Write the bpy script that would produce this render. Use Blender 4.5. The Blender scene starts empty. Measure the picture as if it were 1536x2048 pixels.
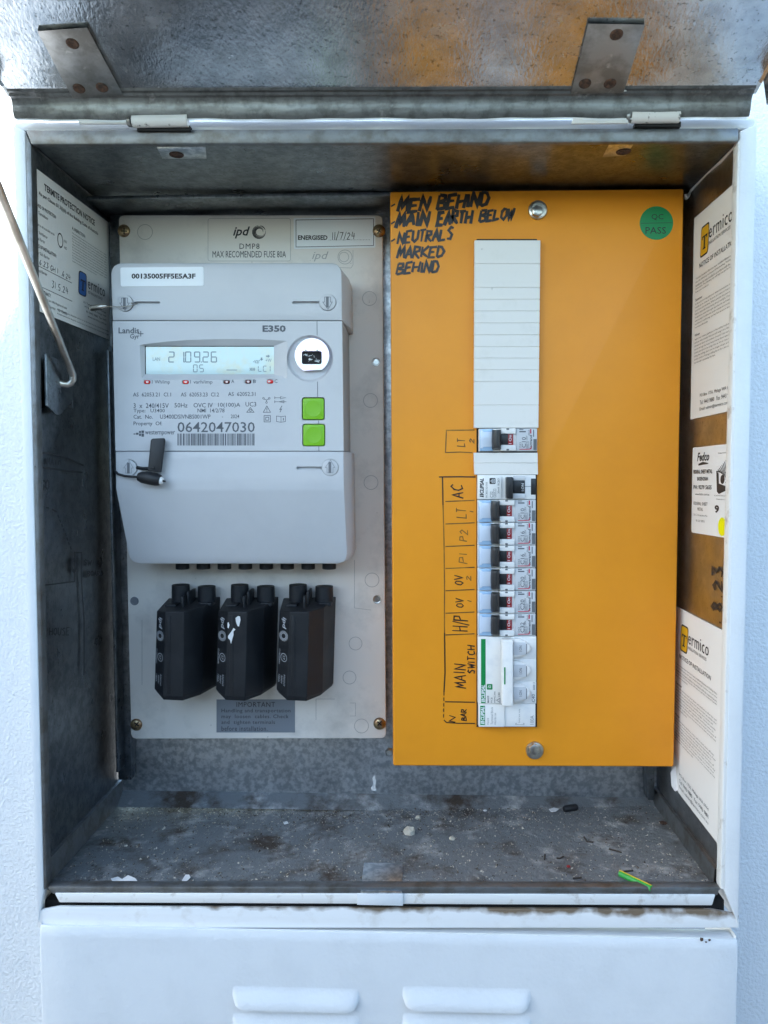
import bpy, bmesh, math, random
from mathutils import Vector, Matrix
random.seed(7)
scene = bpy.context.scene
COL = scene.collection

# ------------------------------------------------------------------ camera
F = 1540.0                       # focal length in photo pixels (photo 1536 x 2048)
CAM = Vector((0.0, 0.0, 1.40))
yv = Vector((54/F, -82/F, 1.0)).normalized()          # world +Y seen from the camera (right, down, forward)
dv = Vector((0.0011, 1.0, 0.0532)); dv = (dv - yv*dv.dot(yv)).normalized()   # world -Z
xv = dv.cross(yv).normalized()                        # world +X
if xv.x < 0: xv = -xv
def ray(px, py):
    r = Vector(((px-768)/F, (py-1024)/F, 1.0))
    return Vector((r.dot(xv), r.dot(yv), -r.dot(dv)))
def P(px, py, D):                # point on the plane D metres in front of the camera, parallel to the house wall
    r = ray(px, py); return CAM + r*(D/r.y)
cam_d = bpy.data.cameras.new('camera'); cam = bpy.data.objects.new('camera', cam_d); COL.objects.link(cam)
cr = Vector((xv.x, yv.x, -dv.x)); cd = Vector((xv.y, yv.y, -dv.y)); cf = Vector((xv.z, yv.z, -dv.z))
cam.matrix_world = Matrix(((cr.x, -cd.x, -cf.x, CAM.x), (cr.y, -cd.y, -cf.y, CAM.y), (cr.z, -cd.z, -cf.z, CAM.z), (0, 0, 0, 1)))
cam_d.sensor_fit = 'VERTICAL'; cam_d.sensor_height = 36; cam_d.lens = 36*F/2048
cam_d.clip_start = 0.01; cam_d.clip_end = 2000
cam_d.dof.use_dof = True; cam_d.dof.focus_distance = 0.552; cam_d.dof.aperture_fstop = 22
scene.camera = cam
# ------------------------------------------------------------------ light
L = Vector((-0.75, -0.42, 0.56)).normalized()        # towards the sun
w = bpy.data.worlds.new('World'); scene.world = w; w.use_nodes = True
nt = w.node_tree; bg = nt.nodes['Background']
sky = nt.nodes.new('ShaderNodeTexSky'); sky.sky_type = 'NISHITA'; sky.sun_disc = False
sky.sun_elevation = math.asin(L.z); sky.sun_rotation = math.atan2(L.x, L.y)
sky.air_density = 1.0; sky.dust_density = 0.7; sky.ozone_density = 1.0
tint = nt.nodes.new('ShaderNodeMix'); tint.data_type = 'RGBA'; tint.blend_type = 'MULTIPLY'; tint.inputs[0].default_value = 1; tint.inputs[7].default_value = (.98, 1.03, .98, 1)
nt.links.new(sky.outputs[0], tint.inputs[6]); nt.links.new(tint.outputs[2], bg.inputs[0]); bg.inputs[1].default_value = 0.15
sd = bpy.data.lights.new('sun', 'SUN'); sd.energy = 5.0; sd.angle = math.radians(0.4); sd.color = (1.0, 0.95, 0.88)
so = bpy.data.objects.new('sun', sd); COL.objects.link(so); so.rotation_euler = L.to_track_quat('Z', 'Y').to_euler()
so.location = CAM + L*5
vs = scene.view_settings
vs.view_transform = 'Standard'; vs.look = 'None'; vs.gamma = 1; vs.use_curve_mapping = False; vs.exposure = 2.42
scene.render.resolution_x = 768; scene.render.resolution_y = 1024

# ------------------------------------------------------------------ materials
def mat(name, col, rough=0.5, metal=0.0, var=None, var2=None, bumps=(), spec=0.5, coat=0.0, trans=0.0, stretch=None, rvar=0.0):
    """var=(colour, scale, lo, hi, detail) mixes a second real colour in blotches; bumps=[(kind, scale, dist, strength)]"""
    m = bpy.data.materials.new(name); m.use_nodes = True
    n = m.node_tree.nodes; l = m.node_tree.links; b = n['Principled BSDF']
    b.inputs['Base Color'].default_value = (*col, 1); b.inputs['Roughness'].default_value = rough
    b.inputs['Metallic'].default_value = metal; b.inputs['Specular IOR Level'].default_value = spec
    b.inputs['Coat Weight'].default_value = coat; b.inputs['Transmission Weight'].default_value = trans
    tc = n.new('ShaderNodeTexCoord'); src = tc.outputs['Object']
    if stretch:
        mp = n.new('ShaderNodeMapping'); mp.inputs['Scale'].default_value = stretch; l.new(src, mp.inputs[0]); ssrc = mp.outputs[0]
    else: ssrc = src
    prev = None
    for v in (var, var2):
        if not v: continue
        c2, sc, lo, hi, det = v[:5]
        if len(v) > 5 and v[5] == 'vor':
            t = n.new('ShaderNodeTexVoronoi'); t.inputs['Scale'].default_value = sc; fac = t.outputs['Color']
        else:
            t = n.new('ShaderNodeTexNoise'); t.inputs['Scale'].default_value = sc; t.inputs['Detail'].default_value = det
            t.inputs['Roughness'].default_value = 0.65; fac = t.outputs['Fac']
        l.new(src, t.inputs['Vector'])
        r = n.new('ShaderNodeValToRGB'); r.color_ramp.elements[0].position = lo; r.color_ramp.elements[1].position = hi
        l.new(fac, r.inputs[0])
        mx = n.new('ShaderNodeMix'); mx.data_type = 'RGBA'
        l.new(r.outputs[0], mx.inputs[0]); mx.inputs[7].default_value = (*c2, 1)
        if prev: l.new(prev, mx.inputs[6])
        else: mx.inputs[6].default_value = (*col, 1)
        prev = mx.outputs[2]
    if prev: l.new(prev, b.inputs['Base Color'])
    if rvar:
        t = n.new('ShaderNodeTexNoise'); t.inputs['Scale'].default_value = 45; t.inputs['Detail'].default_value = 6
        mr = n.new('ShaderNodeMapRange'); mr.inputs[1].default_value = .3; mr.inputs[2].default_value = .7
        mr.inputs[3].default_value = max(.02, rough-rvar); mr.inputs[4].default_value = rough+rvar
        l.new(src, t.inputs['Vector']); l.new(t.outputs['Fac'], mr.inputs[0]); l.new(mr.outputs[0], b.inputs['Roughness'])
    pn = None
    for kind, sc, dist, st in bumps:
        if kind == 'vor':
            t = n.new('ShaderNodeTexVoronoi'); t.feature = 'SMOOTH_F1'; o = t.outputs['Distance']
        else:
            t = n.new('ShaderNodeTexNoise'); t.inputs['Detail'].default_value = 3; o = t.outputs['Fac']
        t.inputs['Scale'].default_value = sc
        l.new(ssrc, t.inputs['Vector'])
        bp = n.new('ShaderNodeBump'); bp.inputs['Strength'].default_value = st; bp.inputs['Distance'].default_value = dist
        l.new(o, bp.inputs['Height'])
        if pn: l.new(pn, bp.inputs['Normal'])
        pn = bp.outputs[0]
    if pn: l.new(pn, b.inputs['Normal'])
    return m
M = {}
M['render'] = mat('painted render', (.68, .71, .74), .85, bumps=[('noise', 430, .0015, .75), ('noise', 1000, .0005, .5)])
M['ground'] = mat('paving', (.26, .25, .23), .8, var=((.20, .19, .18), 3, .4, .6, 5))
M['cloth'] = mat('dark navy cloth', (.02, .024, .035), .9)
M['fence'] = mat('fence sheet', (.16, .17, .16), .6)
M['eave'] = mat('white eave', (.7, .7, .7), .6)
M['white'] = mat('white enamel', (.68, .705, .73), .38, var=((.63, .655, .68), 30, .45, .75, 5), bumps=[('noise', 330, .0008, .35), ('noise', 30, .0015, .10)])
M['white_dirty'] = mat('white enamel with grime', (.74, .74, .73), .45, var=((.34, .28, .22), 70, .56, .76, 12), bumps=[('noise', 260, .0005, .25)])
M['rail'] = mat('white enamel rail', (.76, .77, .78), .45, var=((.62, .60, .57), 60, .55, .78, 8), bumps=[('noise', 260, .0005, .25)])
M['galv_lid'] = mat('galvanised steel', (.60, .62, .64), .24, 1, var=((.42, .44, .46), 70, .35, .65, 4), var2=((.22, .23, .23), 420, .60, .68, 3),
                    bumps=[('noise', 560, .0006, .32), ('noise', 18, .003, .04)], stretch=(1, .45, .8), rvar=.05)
M['galv_lip'] = mat('galvanised lip', (.20, .21, .215), .42, .9, var=((.13, .135, .135), 120, .45, .6, 8), var2=((.36, .365, .37), 60, .62, .72, 10), bumps=[('noise', 300, .0006, .4)], stretch=(.4, 1, 1))  # lid steel darkened: the dark reflection is put into the colour
M['galv_right'] = mat('galvanised steel facing the panel', (.50, .50, .50), .36, 1, var=((.38, .38, .38), 90, .35, .65, 4), var2=((.24, .25, .26), 420, .60, .70, 3), bumps=[('noise', 300, .0006, .22)], rvar=.07)  # inside steel lightened in colour for the panel light it reflects
M['galv'] = mat('galvanised steel inside', (.25, .27, .29), .33, 1, var=((.16, .175, .19), 130, .40, .60, 6), var2=((.12, .125, .13), 420, .58, .68, 3),  # inside steel darkened in colour to stand in for shade
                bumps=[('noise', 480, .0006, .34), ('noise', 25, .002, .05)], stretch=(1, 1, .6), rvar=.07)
M['galv_back'] = mat('galvanised steel of the back', (.66, .68, .70), .38, 1, var=((.40, .43, .46), 210, .42, .58, 5), var2=((.75, .77, .80), 25, .62, .75, 6),  # same steel again, its colour lifted as if better lit
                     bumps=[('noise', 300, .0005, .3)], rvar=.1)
M['galv_edge'] = mat('weathered galvanised edge', (.20, .21, .22), .5, .85, var=((.14, .135, .125), 80, .45, .65, 8), var2=((.34, .22, .13), 60, .66, .8, 8),
                     bumps=[('noise', 300, .0006, .5)], rvar=.1)
M['galv_plate'] = mat('worn hinge steel', (.30, .305, .305), .42, .9, var=((.20, .20, .195), 60, .42, .6, 8), var2=((.48, .48, .46), 90, .62, .72, 8), bumps=[('noise', 200, .0006, .3)], rvar=.1)
M['floor'] = mat('dirty galvanised floor', (.17, .185, .195), .6, .25, var=((.48, .48, .47), 55, .52, .72, 15), var2=((.06, .042, .03), 26, .50, .64, 15),
                 bumps=[('noise', 260, .0014, .7), ('noise', 900, .0008, .8)], rvar=.15)
M['rust'] = mat('rusty steel', (.035, .022, .017), .85, .0, var=((.10, .05, .03), 500, .4, .6, 4), bumps=[('noise', 700, .0005, .6)])
M['paint_chip'] = mat('chipped white paint on steel', (.66, .66, .65), .5, var=((.14, .14, .14), 130, .60, .66, 6), bumps=[('noise', 200, .0006, .4)])
M['black'] = mat('black gap', (.008, .008, .009), .8)
M['beige'] = mat('beige moulded plastic', (.78, .73, .67), .42, var=((.52, .49, .45), 25, .5, .8, 8), var2=((.25, .22, .19), 160, .69, .76, 4), bumps=[('noise', 900, .0002, .15)])
M['beige_line'] = mat('beige moulded line', (.40, .38, .355), .5)
M['orange'] = mat('orange powder coat', (.85, .315, .014), .42, spec=.4, var=((.79, .285, .012), 12, .4, .7, 6), bumps=[('noise', 420, .00035, .12), ('noise', 25, .0012, .05)])
M['meter'] = mat('grey meter plastic', (.56, .565, .585), .40, var=((.52, .525, .545), 22, .5, .8, 5), bumps=[('noise', 1500, .0001, .15)])
M['meter_dark'] = mat('grey meter case', (.36, .36, .365), .5)
M['groove'] = mat('shadow gap plastic', (.16, .17, .19), .6)
M['blank'] = mat('white cover plastic', (.80, .77, .73), .38, var=((.70, .67, .62), 40, .55, .8, 8), var2=((.42, .40, .36), 120, .70, .78, 8))
M['brk'] = mat('breaker white plastic', (.86, .845, .82), .32, var=((.70, .71, .73), 60, .5, .8, 4))
M['brk_grey'] = mat('breaker pale grey plastic', (.62, .63, .65), .4)
M['clear_blue'] = mat('clear bluish plastic', (.36, .54, .76), .12, spec=.7, coat=.5)
M['clear_in'] = mat('clear label window', (.66, .73, .84), .15, coat=.6)
M['blackpl'] = mat('black toggle plastic', (.018, .018, .02), .35, bumps=[('noise', 800, .0002, .2)])
M['fuse'] = mat('black fuse plastic', (.010, .0115, .0145), .52, spec=.35, var=((.019, .020, .023), 45, .45, .75, 8), bumps=[('noise', 700, .0002, .3)], rvar=.08)
M['fuse_in'] = mat('hollow black tube', (.006, .006, .006), .8)
M['red'] = mat('red indicator', (.30, .008, .012), .3)
M['redink'] = mat('red print', (.55, .01, .05), .5)
M['ledred'] = mat('red lens', (.75, .012, .012), .12, coat=.8)
M['leddark'] = mat('dark red lens', (.10, .006, .006), .12, coat=.8)
M['ledwhite'] = mat('pale lens core', (.85, .62, .60), .15)
M['green'] = mat('green print', (.0, .24, .055), .45)
M['button'] = mat('lime button', (.20, .50, .012), .42)
M['qc'] = mat('green sticker', (.0, .25, .07), .4)
M['ink'] = mat('black ink', (.022, .022, .026), .6)
M['marker'] = mat('black marker', (.018, .012, .012), .38, var=((.10, .05, .012), 60, .55, .8, 5))
M['marker_thin'] = mat('worn brown marker', (.085, .042, .012), .5, var=((.40, .17, .012), 70, .42, .70, 5))
M['greyink'] = mat('grey print', (.10, .11, .13), .6)
M['midink'] = mat('pale grey print', (.26, .27, .29), .6)
M['darkgrey'] = mat('dark grey print', (.13, .14, .15), .5)
M['lcd'] = mat('liquid crystal glass', (.52, .68, .70), .10, var=((.62, .62, .46), 45, .48, .72, 5), coat=.6)
M['lcdink'] = mat('liquid crystal digit', (.19, .25, .29), .3)
M['paper'] = mat('white paper', (.78, .76, .74), .6, bumps=[('noise', 30, .001, .15)])
M['label'] = mat('white label film', (.80, .82, .84), .35)
M['greylabel'] = mat('grey label film', (.20, .22, .25), .45)
M['faintlabel'] = mat('clear label film', (.73, .68, .62), .3)
M['fuseprint'] = mat('pale print on black', (.42, .44, .47), .5)
M['yellow'] = mat('yellow dot', (.85, .80, .0), .4)
M['logo_y'] = mat('amber print', (.66, .36, .01), .5)
M['logo_b'] = mat('blue print', (.02, .12, .42), .5)
M['brass'] = mat('passivated screw', (.48, .36, .20), .32, 1, var=((.26, .16, .10), 300, .4, .6, 3))
M['zinc'] = mat('zinc bolt', (.62, .62, .60), .3, 1, var=((.42, .41, .39), 200, .4, .65, 4), bumps=[('noise', 500, .0004, .3)])
M['irid'] = mat('iridescent zinc disc', (.74, .82, .82), .25, .75, var=((.82, .66, .80), 60, .4, .6, 2))
M['rod'] = mat('steel rod', (.58, .56, .52), .3, 1, var=((.42, .40, .36), 60, .4, .6, 6), bumps=[('noise', 300, .0004, .2)])
M['rubber'] = mat('black rubber', (.012, .013, .016), .5, bumps=[('noise', 300, .0004, .3)])
M['whitepl'] = mat('white plastic tip', (.8, .8, .8), .4)
M['sand'] = mat('dry mortar', (.50, .46, .38), .9, bumps=[('noise', 800, .001, .8)])
M['grit'] = mat('grit', (.52, .47, .39), .95, var=((.06, .045, .035), 330, .44, .54, 2))
M['twig'] = mat('dry dark twig', (.035, .026, .02), .8)
M['flake'] = mat('white paint flake', (.70, .70, .70), .6)
M['redbit'] = mat('red crumb', (.28, .02, .02), .6)
M['wiregreen'] = mat('green insulation', (.03, .30, .05), .35)
M['wireyellow'] = mat('yellow insulation', (.70, .50, .03), .35)
M['copper'] = mat('copper strand', (.5, .22, .1), .4, 1)

# ------------------------------------------------------------------ helpers
BASE = {}
def tag(o, label=None, cat=None, group=None, kind=None):
    if label: o['label'] = label
    if cat: o['category'] = cat
    if group: o['group'] = group
    if kind: o['kind'] = kind
    return o
def thing(name, loc, label, cat, group=None):
    o = bpy.data.objects.new(name, None); COL.objects.link(o); o.location = loc; o.empty_display_size = .02
    BASE[o.name] = Vector(loc); return tag(o, label, cat, group)
def rounded(poly, rs, n=5):
    """round the corners of a 2-D polygon; rs one radius or a list"""
    out = []; N = len(poly)
    for i in range(N):
        r = rs[i] if isinstance(rs, (list, tuple)) else rs
        p = Vector(poly[i]); a = Vector(poly[i-1]); b = Vector(poly[(i+1) % N])
        if r <= 0: out.append((p.x, p.y)); continue
        u = (a-p); v = (b-p); r = min(r, u.length*.49, v.length*.49); u.normalize(); v.normalize()
        s = p+u*r; e = p+v*r
        for k in range(n+1):
            t = k/n; q = s*(1-t)**2 + p*2*t*(1-t) + e*t*t; out.append((q.x, q.y))
    return out
def rect(x0, y0, x1, y1): return [(x0, y0), (x1, y0), (x1, y1), (x0, y1)]
def circ(cx, cy, r, n=28, ry=None):
    ry = ry or r
    return [(cx+r*math.cos(2*math.pi*k/n), cy+ry*math.sin(2*math.pi*k/n)) for k in range(n)]
class MB:
    def __init__(s): s.bm = bmesh.new()
    def add(s, verts, faces, bev=0, seg=2, recalc=True):
        t = bmesh.new(); vs_ = [t.verts.new(v) for v in verts]
        for f in faces:
            try: t.faces.new([vs_[i] for i in f])
            except ValueError: pass
        if recalc: bmesh.ops.recalc_face_normals(t, faces=t.faces)
        if bev:
            es = [e for e in t.edges if len(e.link_faces) == 2 and e.calc_face_angle(0) > .5]
            bmesh.ops.bevel(t, geom=es, offset=bev, segments=seg, affect='EDGES', profile=.5, clamp_overlap=True)
        me = bpy.data.meshes.new('t'); t.to_mesh(me); t.free(); s.bm.from_mesh(me); bpy.data.meshes.remove(me); return s
    def loft(s, rings, bev=0, cap=True, seg=2):
        n = len(rings[0]); v = [p for r in rings for p in r]; f = []
        for k in range(len(rings)-1):
            for i in range(n):
                j = (i+1) % n; f.append((k*n+i, k*n+j, (k+1)*n+j, (k+1)*n+i))
        if cap: f.append(tuple(range(n))); f.append(tuple(range((len(rings)-1)*n, len(rings)*n)))
        return s.add(v, f, bev, seg)
    def prism(s, poly, D0, D1, bev=0, seg=2):      # front outline (photo pixels on the plane D0) extruded straight back to D1
        a = [P(x, y, D0) for x, y in poly]
        return s.loft([a, [Vector((p.x, D1, p.z)) for p in a]], bev, True, seg)
    def box(s, x0, x1, y0, y1, z0, z1, bev=0):
        a = [Vector((x0, y0, z0)), Vector((x1, y0, z0)), Vector((x1, y0, z1)), Vector((x0, y0, z1))]
        return s.loft([a, [Vector((p.x, y1, p.z)) for p in a]], bev)
    def slab(s, quad, nrm, th, bev=0):             # quad of world points, thickened along -nrm
        return s.loft([[Vector(q) for q in quad], [Vector(q)-nrm*th for q in quad]], bev)
    def tube(s, pts, r, n=10, cap=True):
        pts = [Vector(p) for p in pts]; rings = []; up = None
        for i, p in enumerate(pts):
            d = (pts[min(i+1, len(pts)-1)] - pts[max(i-1, 0)]).normalized()
            if up is None: up = d.orthogonal().normalized()
            up = (up - d*up.dot(d)).normalized(); sd_ = d.cross(up)
            rr = r[i] if isinstance(r, (list, tuple)) else r
            rings.append([p + (up*math.cos(2*math.pi*k/n) + sd_*math.sin(2*math.pi*k/n))*rr for k in range(n)])
        return s.loft(rings, 0, cap)
    def lathe(s, c, axis, prof, n=28):             # prof: (radius, height along axis)
        axis = axis.normalized(); u = axis.orthogonal().normalized(); v = axis.cross(u)
        rings = [[c+axis*h+(u*math.cos(2*math.pi*k/n)+v*math.sin(2*math.pi*k/n))*max(r, 1e-5) for k in range(n)] for r, h in prof]
        return s.loft(rings)
    def flat(s, poly, fn):
        vs_ = [s.bm.verts.new(fn(x, y)) for x, y in poly]
        try: s.bm.faces.new(vs_)
        except ValueError: pass
        return s
    def ring(s, cx, cy, r0, r1, fn, n=32, a0=0, a1=2*math.pi, sq=1):
        full = abs(a1-a0) > 6.28; N = n if full else n+1
        o = []; 
        for k in range(N):
            a = a0+(a1-a0)*k/n
            o.append((s.bm.verts.new(fn(cx+r0*math.cos(a), cy+r0*sq*math.sin(a))), s.bm.verts.new(fn(cx+r1*math.cos(a), cy+r1*sq*math.sin(a)))))
        for k in range(n):
            a, b = o[k], o[(k+1) % N]; s.bm.faces.new((a[0], b[0], b[1], a[1]))
        return s
    def stroke(s, pts, wd, fn):                    # flat ribbon with mitred joints, in photo pixels
        pts = [Vector(p) for p in pts]; N = len(pts)
        if N < 2: return s
        pr = []
        closed = (pts[0]-pts[-1]).length < 1e-6 and N > 3
        for i in range(N):
            if closed and i in (0, N-1): a, b = pts[N-2], pts[1]
            else: a, b = pts[max(i-1, 0)], pts[min(i+1, N-1)]
            p = pts[i]
            d1 = (p-a); d2 = (b-p)
            d1 = d1.normalized() if d1.length > 1e-9 else d2.normalized()
            d2 = d2.normalized() if d2.length > 1e-9 else d1
            t = d1+d2; t = t.normalized() if t.length > 1e-3 else d1
            nn = Vector((-t.y, t.x)); c = max(.45, abs(nn.dot(Vector((-d1.y, d1.x)))))
            hw = (wd[i] if isinstance(wd, (list, tuple)) else wd)/2/c
            pr.append((p+nn*hw, p-nn*hw))
        q = [(s.bm.verts.new(fn(*a)), s.bm.verts.new(fn(*b))) for a, b in pr]
        for i in range(N-1):
            try: s.bm.faces.new((q[i][0], q[i+1][0], q[i+1][1], q[i][1]))
            except ValueError: pass
        return s
    def build(s, name, m, parent=None, smooth=True):
        me = bpy.data.meshes.new(name); base = BASE.get(parent.name, Vector()) if parent else Vector()
        if not len(s.bm.faces): print('EMPTY MESH', name)
        bmesh.ops.translate(s.bm, verts=s.bm.verts, vec=-base)
        s.bm.to_mesh(me); s.bm.free()
        if smooth:
            me.shade_smooth(); me.set_sharp_from_angle(angle=math.radians(35))
        for mm in (m if isinstance(m, (list, tuple)) else [m]): me.materials.append(mm)
        o = bpy.data.objects.new(name, me); COL.objects.link(o)
        if parent: o.parent = parent; BASE[o.name] = base
        return o
def solo(name, mb, m, label, cat, group=None):     # a thing that is one mesh, its origin at its own middle
    bb = [v.co.copy() for v in mb.bm.verts]; c = sum(bb, Vector())/len(bb)
    bmesh.ops.translate(mb.bm, verts=mb.bm.verts, vec=-c)
    o = mb.build(name, m); o.location = c; return tag(o, label, cat, group)
def cut(o, cutter):                                # boolean difference, applied
    me = bpy.data.meshes.new('c'); bmesh.ops.recalc_face_normals(cutter.bm, faces=cutter.bm.faces); cutter.bm.to_mesh(me); cutter.bm.free()
    base = BASE.get(o.name, Vector()); me.transform(Matrix.Translation(-base))
    c = bpy.data.objects.new('c', me); COL.objects.link(c); c.parent = o.parent
    md = o.modifiers.new('b', 'BOOLEAN'); md.operation = 'DIFFERENCE'; md.object = c; md.solver = 'EXACT'; md.use_self = True
    bpy.context.view_layer.update()
    dg = bpy.context.evaluated_depsgraph_get()
    nm = bpy.data.meshes.new_from_object(o.evaluated_get(dg)); o.modifiers.clear()
    old = o.data; o.data = nm; bpy.data.meshes.remove(old); bpy.data.objects.remove(c); bpy.data.meshes.remove(me)
    print('CUT', o.name, len(old.polygons) if False else '', len(nm.polygons))
    nm.shade_smooth(); nm.set_sharp_from_angle(angle=math.radians(35))
def holes_prism(mb, outer, holes, D0, D1):         # slab with openings
    cu = bpy.data.curves.new('h', 'CURVE'); cu.dimensions = '2D'; cu.fill_mode = 'BOTH'
    for poly in [outer]+holes:
        sp = cu.splines.new('POLY'); sp.points.add(len(poly)-1); sp.use_cyclic_u = True
        for p, (x, y) in zip(sp.points, poly):
            q = P(x, y, D0); p.co = (q.x, q.z-CAM.z, 0, 1)
    cu.extrude = (D1-D0)/2
    o = bpy.data.objects.new('h', cu); me = bpy.data.meshes.new_from_object(o)
    me.transform(Matrix(((1, 0, 0, 0), (0, 0, -1, (D0+D1)/2), (0, 1, 0, CAM.z), (0, 0, 0, 1))))
    mb.bm.from_mesh(me); bpy.data.objects.remove(o); bpy.data.curves.remove(cu); bpy.data.meshes.remove(me)
# --- lettering: outlines of the built-in typeface fitted into a box
_glyph = {}
def glyphs(s, bold, shear, space):
    k = (s, bold, shear, space)
    if k not in _glyph:
        cu = bpy.data.curves.new('f', 'FONT'); cu.body = s; cu.size = 1; cu.resolution_u = 2
        cu.offset = bold; cu.shear = shear; cu.space_character = space; cu.fill_mode = 'FRONT'
        o = bpy.data.objects.new('f', cu); me = bpy.data.meshes.new_from_object(o)
        v = [(p.co.x, p.co.y) for p in me.vertices]; f = [tuple(p.vertices) for p in me.polygons]
        bpy.data.objects.remove(o); bpy.data.curves.remove(cu); bpy.data.meshes.remove(me)
        x0 = min(a for a, b in v); x1 = max(a for a, b in v); y0 = min(b for a, b in v); y1 = max(b for a, b in v)
        _glyph[k] = ([((a-x0)/(x1-x0), (b-y0)/(y1-y0)) for a, b in v], f, (x1-x0)/(y1-y0))
    return _glyph[k]
def place(a, b, box, rot):
    x0, y0, x1, y1 = box
    if rot == 90: return x1-b*(x1-x0), y1-a*(y1-y0)
    if rot == -90: return x0+b*(x1-x0), y0+a*(y1-y0)
    return x0+a*(x1-x0), y1-b*(y1-y0)
def text(mb, s, box, fn, rot=0, bold=0.0, shear=0.0, space=1.0, clip=None):
    v, f, asp = glyphs(s, bold, shear, space)
    pl = [place(a, b, box, rot) for a, b in v]
    q = [mb.bm.verts.new(fn(*p)) for p in pl]
    for t in f:
        if clip and any(pl[i][0] > clip for i in t): continue
        try: mb.bm.faces.new([q[i] for i in t])
        except ValueError: pass
def flush(D): return lambda x, y: P(x, y, D)
def bil(q):                                        # unit square (u right, v down) on a quad TL TR BR BL, lifted by off
    tl, tr, br, bl = [Vector(p) for p in q]; n = (tr-tl).cross(bl-tl).normalized()
    if n.dot(CAM-tl) < 0: n = -n
    return lambda u, v, off=0.0002: (tl*(1-u)+tr*u)*(1-v)+(bl*(1-u)+br*u)*v + n*off
# --- handwriting: single-stroke letters in a unit box
HW = {
 'A': [[(0, 0), (.5, 1), (1, 0)], [(.2, .38), (.82, .38)]], 'B': [[(0, 0), (.05, 1)], [(.05, 1), (.75, .95), (.8, .68), (.1, .52)], [(.1, .52), (.95, .4), (.85, .08), (0, 0)]],
 'C': [[(.95, .85), (.6, 1), (.15, .75), (.05, .35), (.35, .02), (.95, .12)]], 'D': [[(.05, 0), (.05, 1), (.6, .95), (1, .55), (.75, .12), (.05, 0)]],
 'E': [[(1, 1), (.1, .95), (0, 0), (.95, .03)], [(.05, .5), (.8, .53)]], 'H': [[(0, 0), (.05, 1)], [(.9, 0), (1, 1)], [(.05, .48), (.95, .52)]],
 'I': [[(.4, 0), (.55, 1)]], 'K': [[(0, 0), (.05, 1)], [(.95, 1), (.05, .45), (1, 0)]], 'L': [[(.1, 1), (0, 0), (.95, .05)]],
 'M': [[(0, 0), (.15, 1), (.5, .3), (.85, 1), (1, 0)]], 'N': [[(0, 0), (.1, 1), (.85, .02), (1, 1)]], 'O': [[(.5, 1), (.1, .7), (.1, .25), (.5, 0), (.95, .3), (.9, .8), (.5, 1)]],
 'P': [[(0, 0), (.08, 1), (.8, .95), (.85, .6), (.1, .48)]], 'R': [[(0, 0), (.05, 1), (.8, .93), (.78, .62), (.1, .5), (1, 0)]],
 'S': [[(.95, .88), (.5, 1), (.15, .75), (.8, .4), (.6, .03), (.05, .1)]], 'T': [[(0, .97), (1, 1)], [(.5, .98), (.45, 0)]],
 'U': [[(.05, 1), (.1, .2), (.5, 0), (.9, .25), (1, 1)]], 'V': [[(0, 1), (.5, 0), (1, 1)]], 'W': [[(0, 1), (.2, 0), (.5, .7), (.75, 0), (1, 1)]],
 'G': [[(.95, .8), (.5, 1), (.1, .6), (.2, .1), (.7, .02), (.95, .4), (.6, .42)]],
 '1': [[(.45, 0), (.55, 1)]], '2': [[(.1, .8), (.5, 1), (.85, .75), (.05, .02), (.95, .06)]], '3': [[(.1, .95), (.8, .95), (.45, .55), (.9, .3), (.5, 0), (.05, .1)]],
 '4': [[(.3, 1), (.1, .4), (.95, .42)], [(.75, .8), (.7, 0)]], '5': [[(.9, 1), (.25, .97), (.2, .58), (.8, .45), (.7, .05), (.1, .05)]],
 '6': [[(.7, 1), (.2, .5), (.2, .1), (.7, .02), (.8, .35), (.2, .4)]], '7': [[(.05, .97), (.95, 1), (.4, 0)]],
 '8': [[(.5, .52), (.85, .8), (.5, 1), (.2, .78), (.85, .25), (.5, 0), (.15, .22), (.5, .52)]], '/': [[(-.1, -.1), (1.1, 1.1)]], '.': [[(.4, 0), (.5, .1)]], '-': [[(.1, .4), (.9, .5)]],
 'a': [[(.9, .6), (.3, .6), (.1, .2), (.5, 0), (.9, .5), (.95, 0)]], 'i': [[(.5, 0), (.5, .6)]], 'n': [[(.1, 0), (.1, .6)], [(.1, .4), (.6, .62), (.9, .4), (.9, 0)]]}
def smooth(pts, k=3):
    if len(pts) < 3: return pts
    out = []
    for i in range(len(pts)-1):
        p0 = Vector(pts[max(i-1, 0)]); p1 = Vector(pts[i]); p2 = Vector(pts[i+1]); p3 = Vector(pts[min(i+2, len(pts)-1)])
        for j in range(k):
            t = j/k
            q = .5*((2*p1)+(p2-p0)*t*.7+(2*p0-5*p1+4*p2-p3)*t*t*.6+(3*p1-p0-3*p2+p3)*t**3*.6) if False else p1.lerp(p2, t)
            out.append((q.x, q.y))
    out.append(pts[-1]); return out
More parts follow.
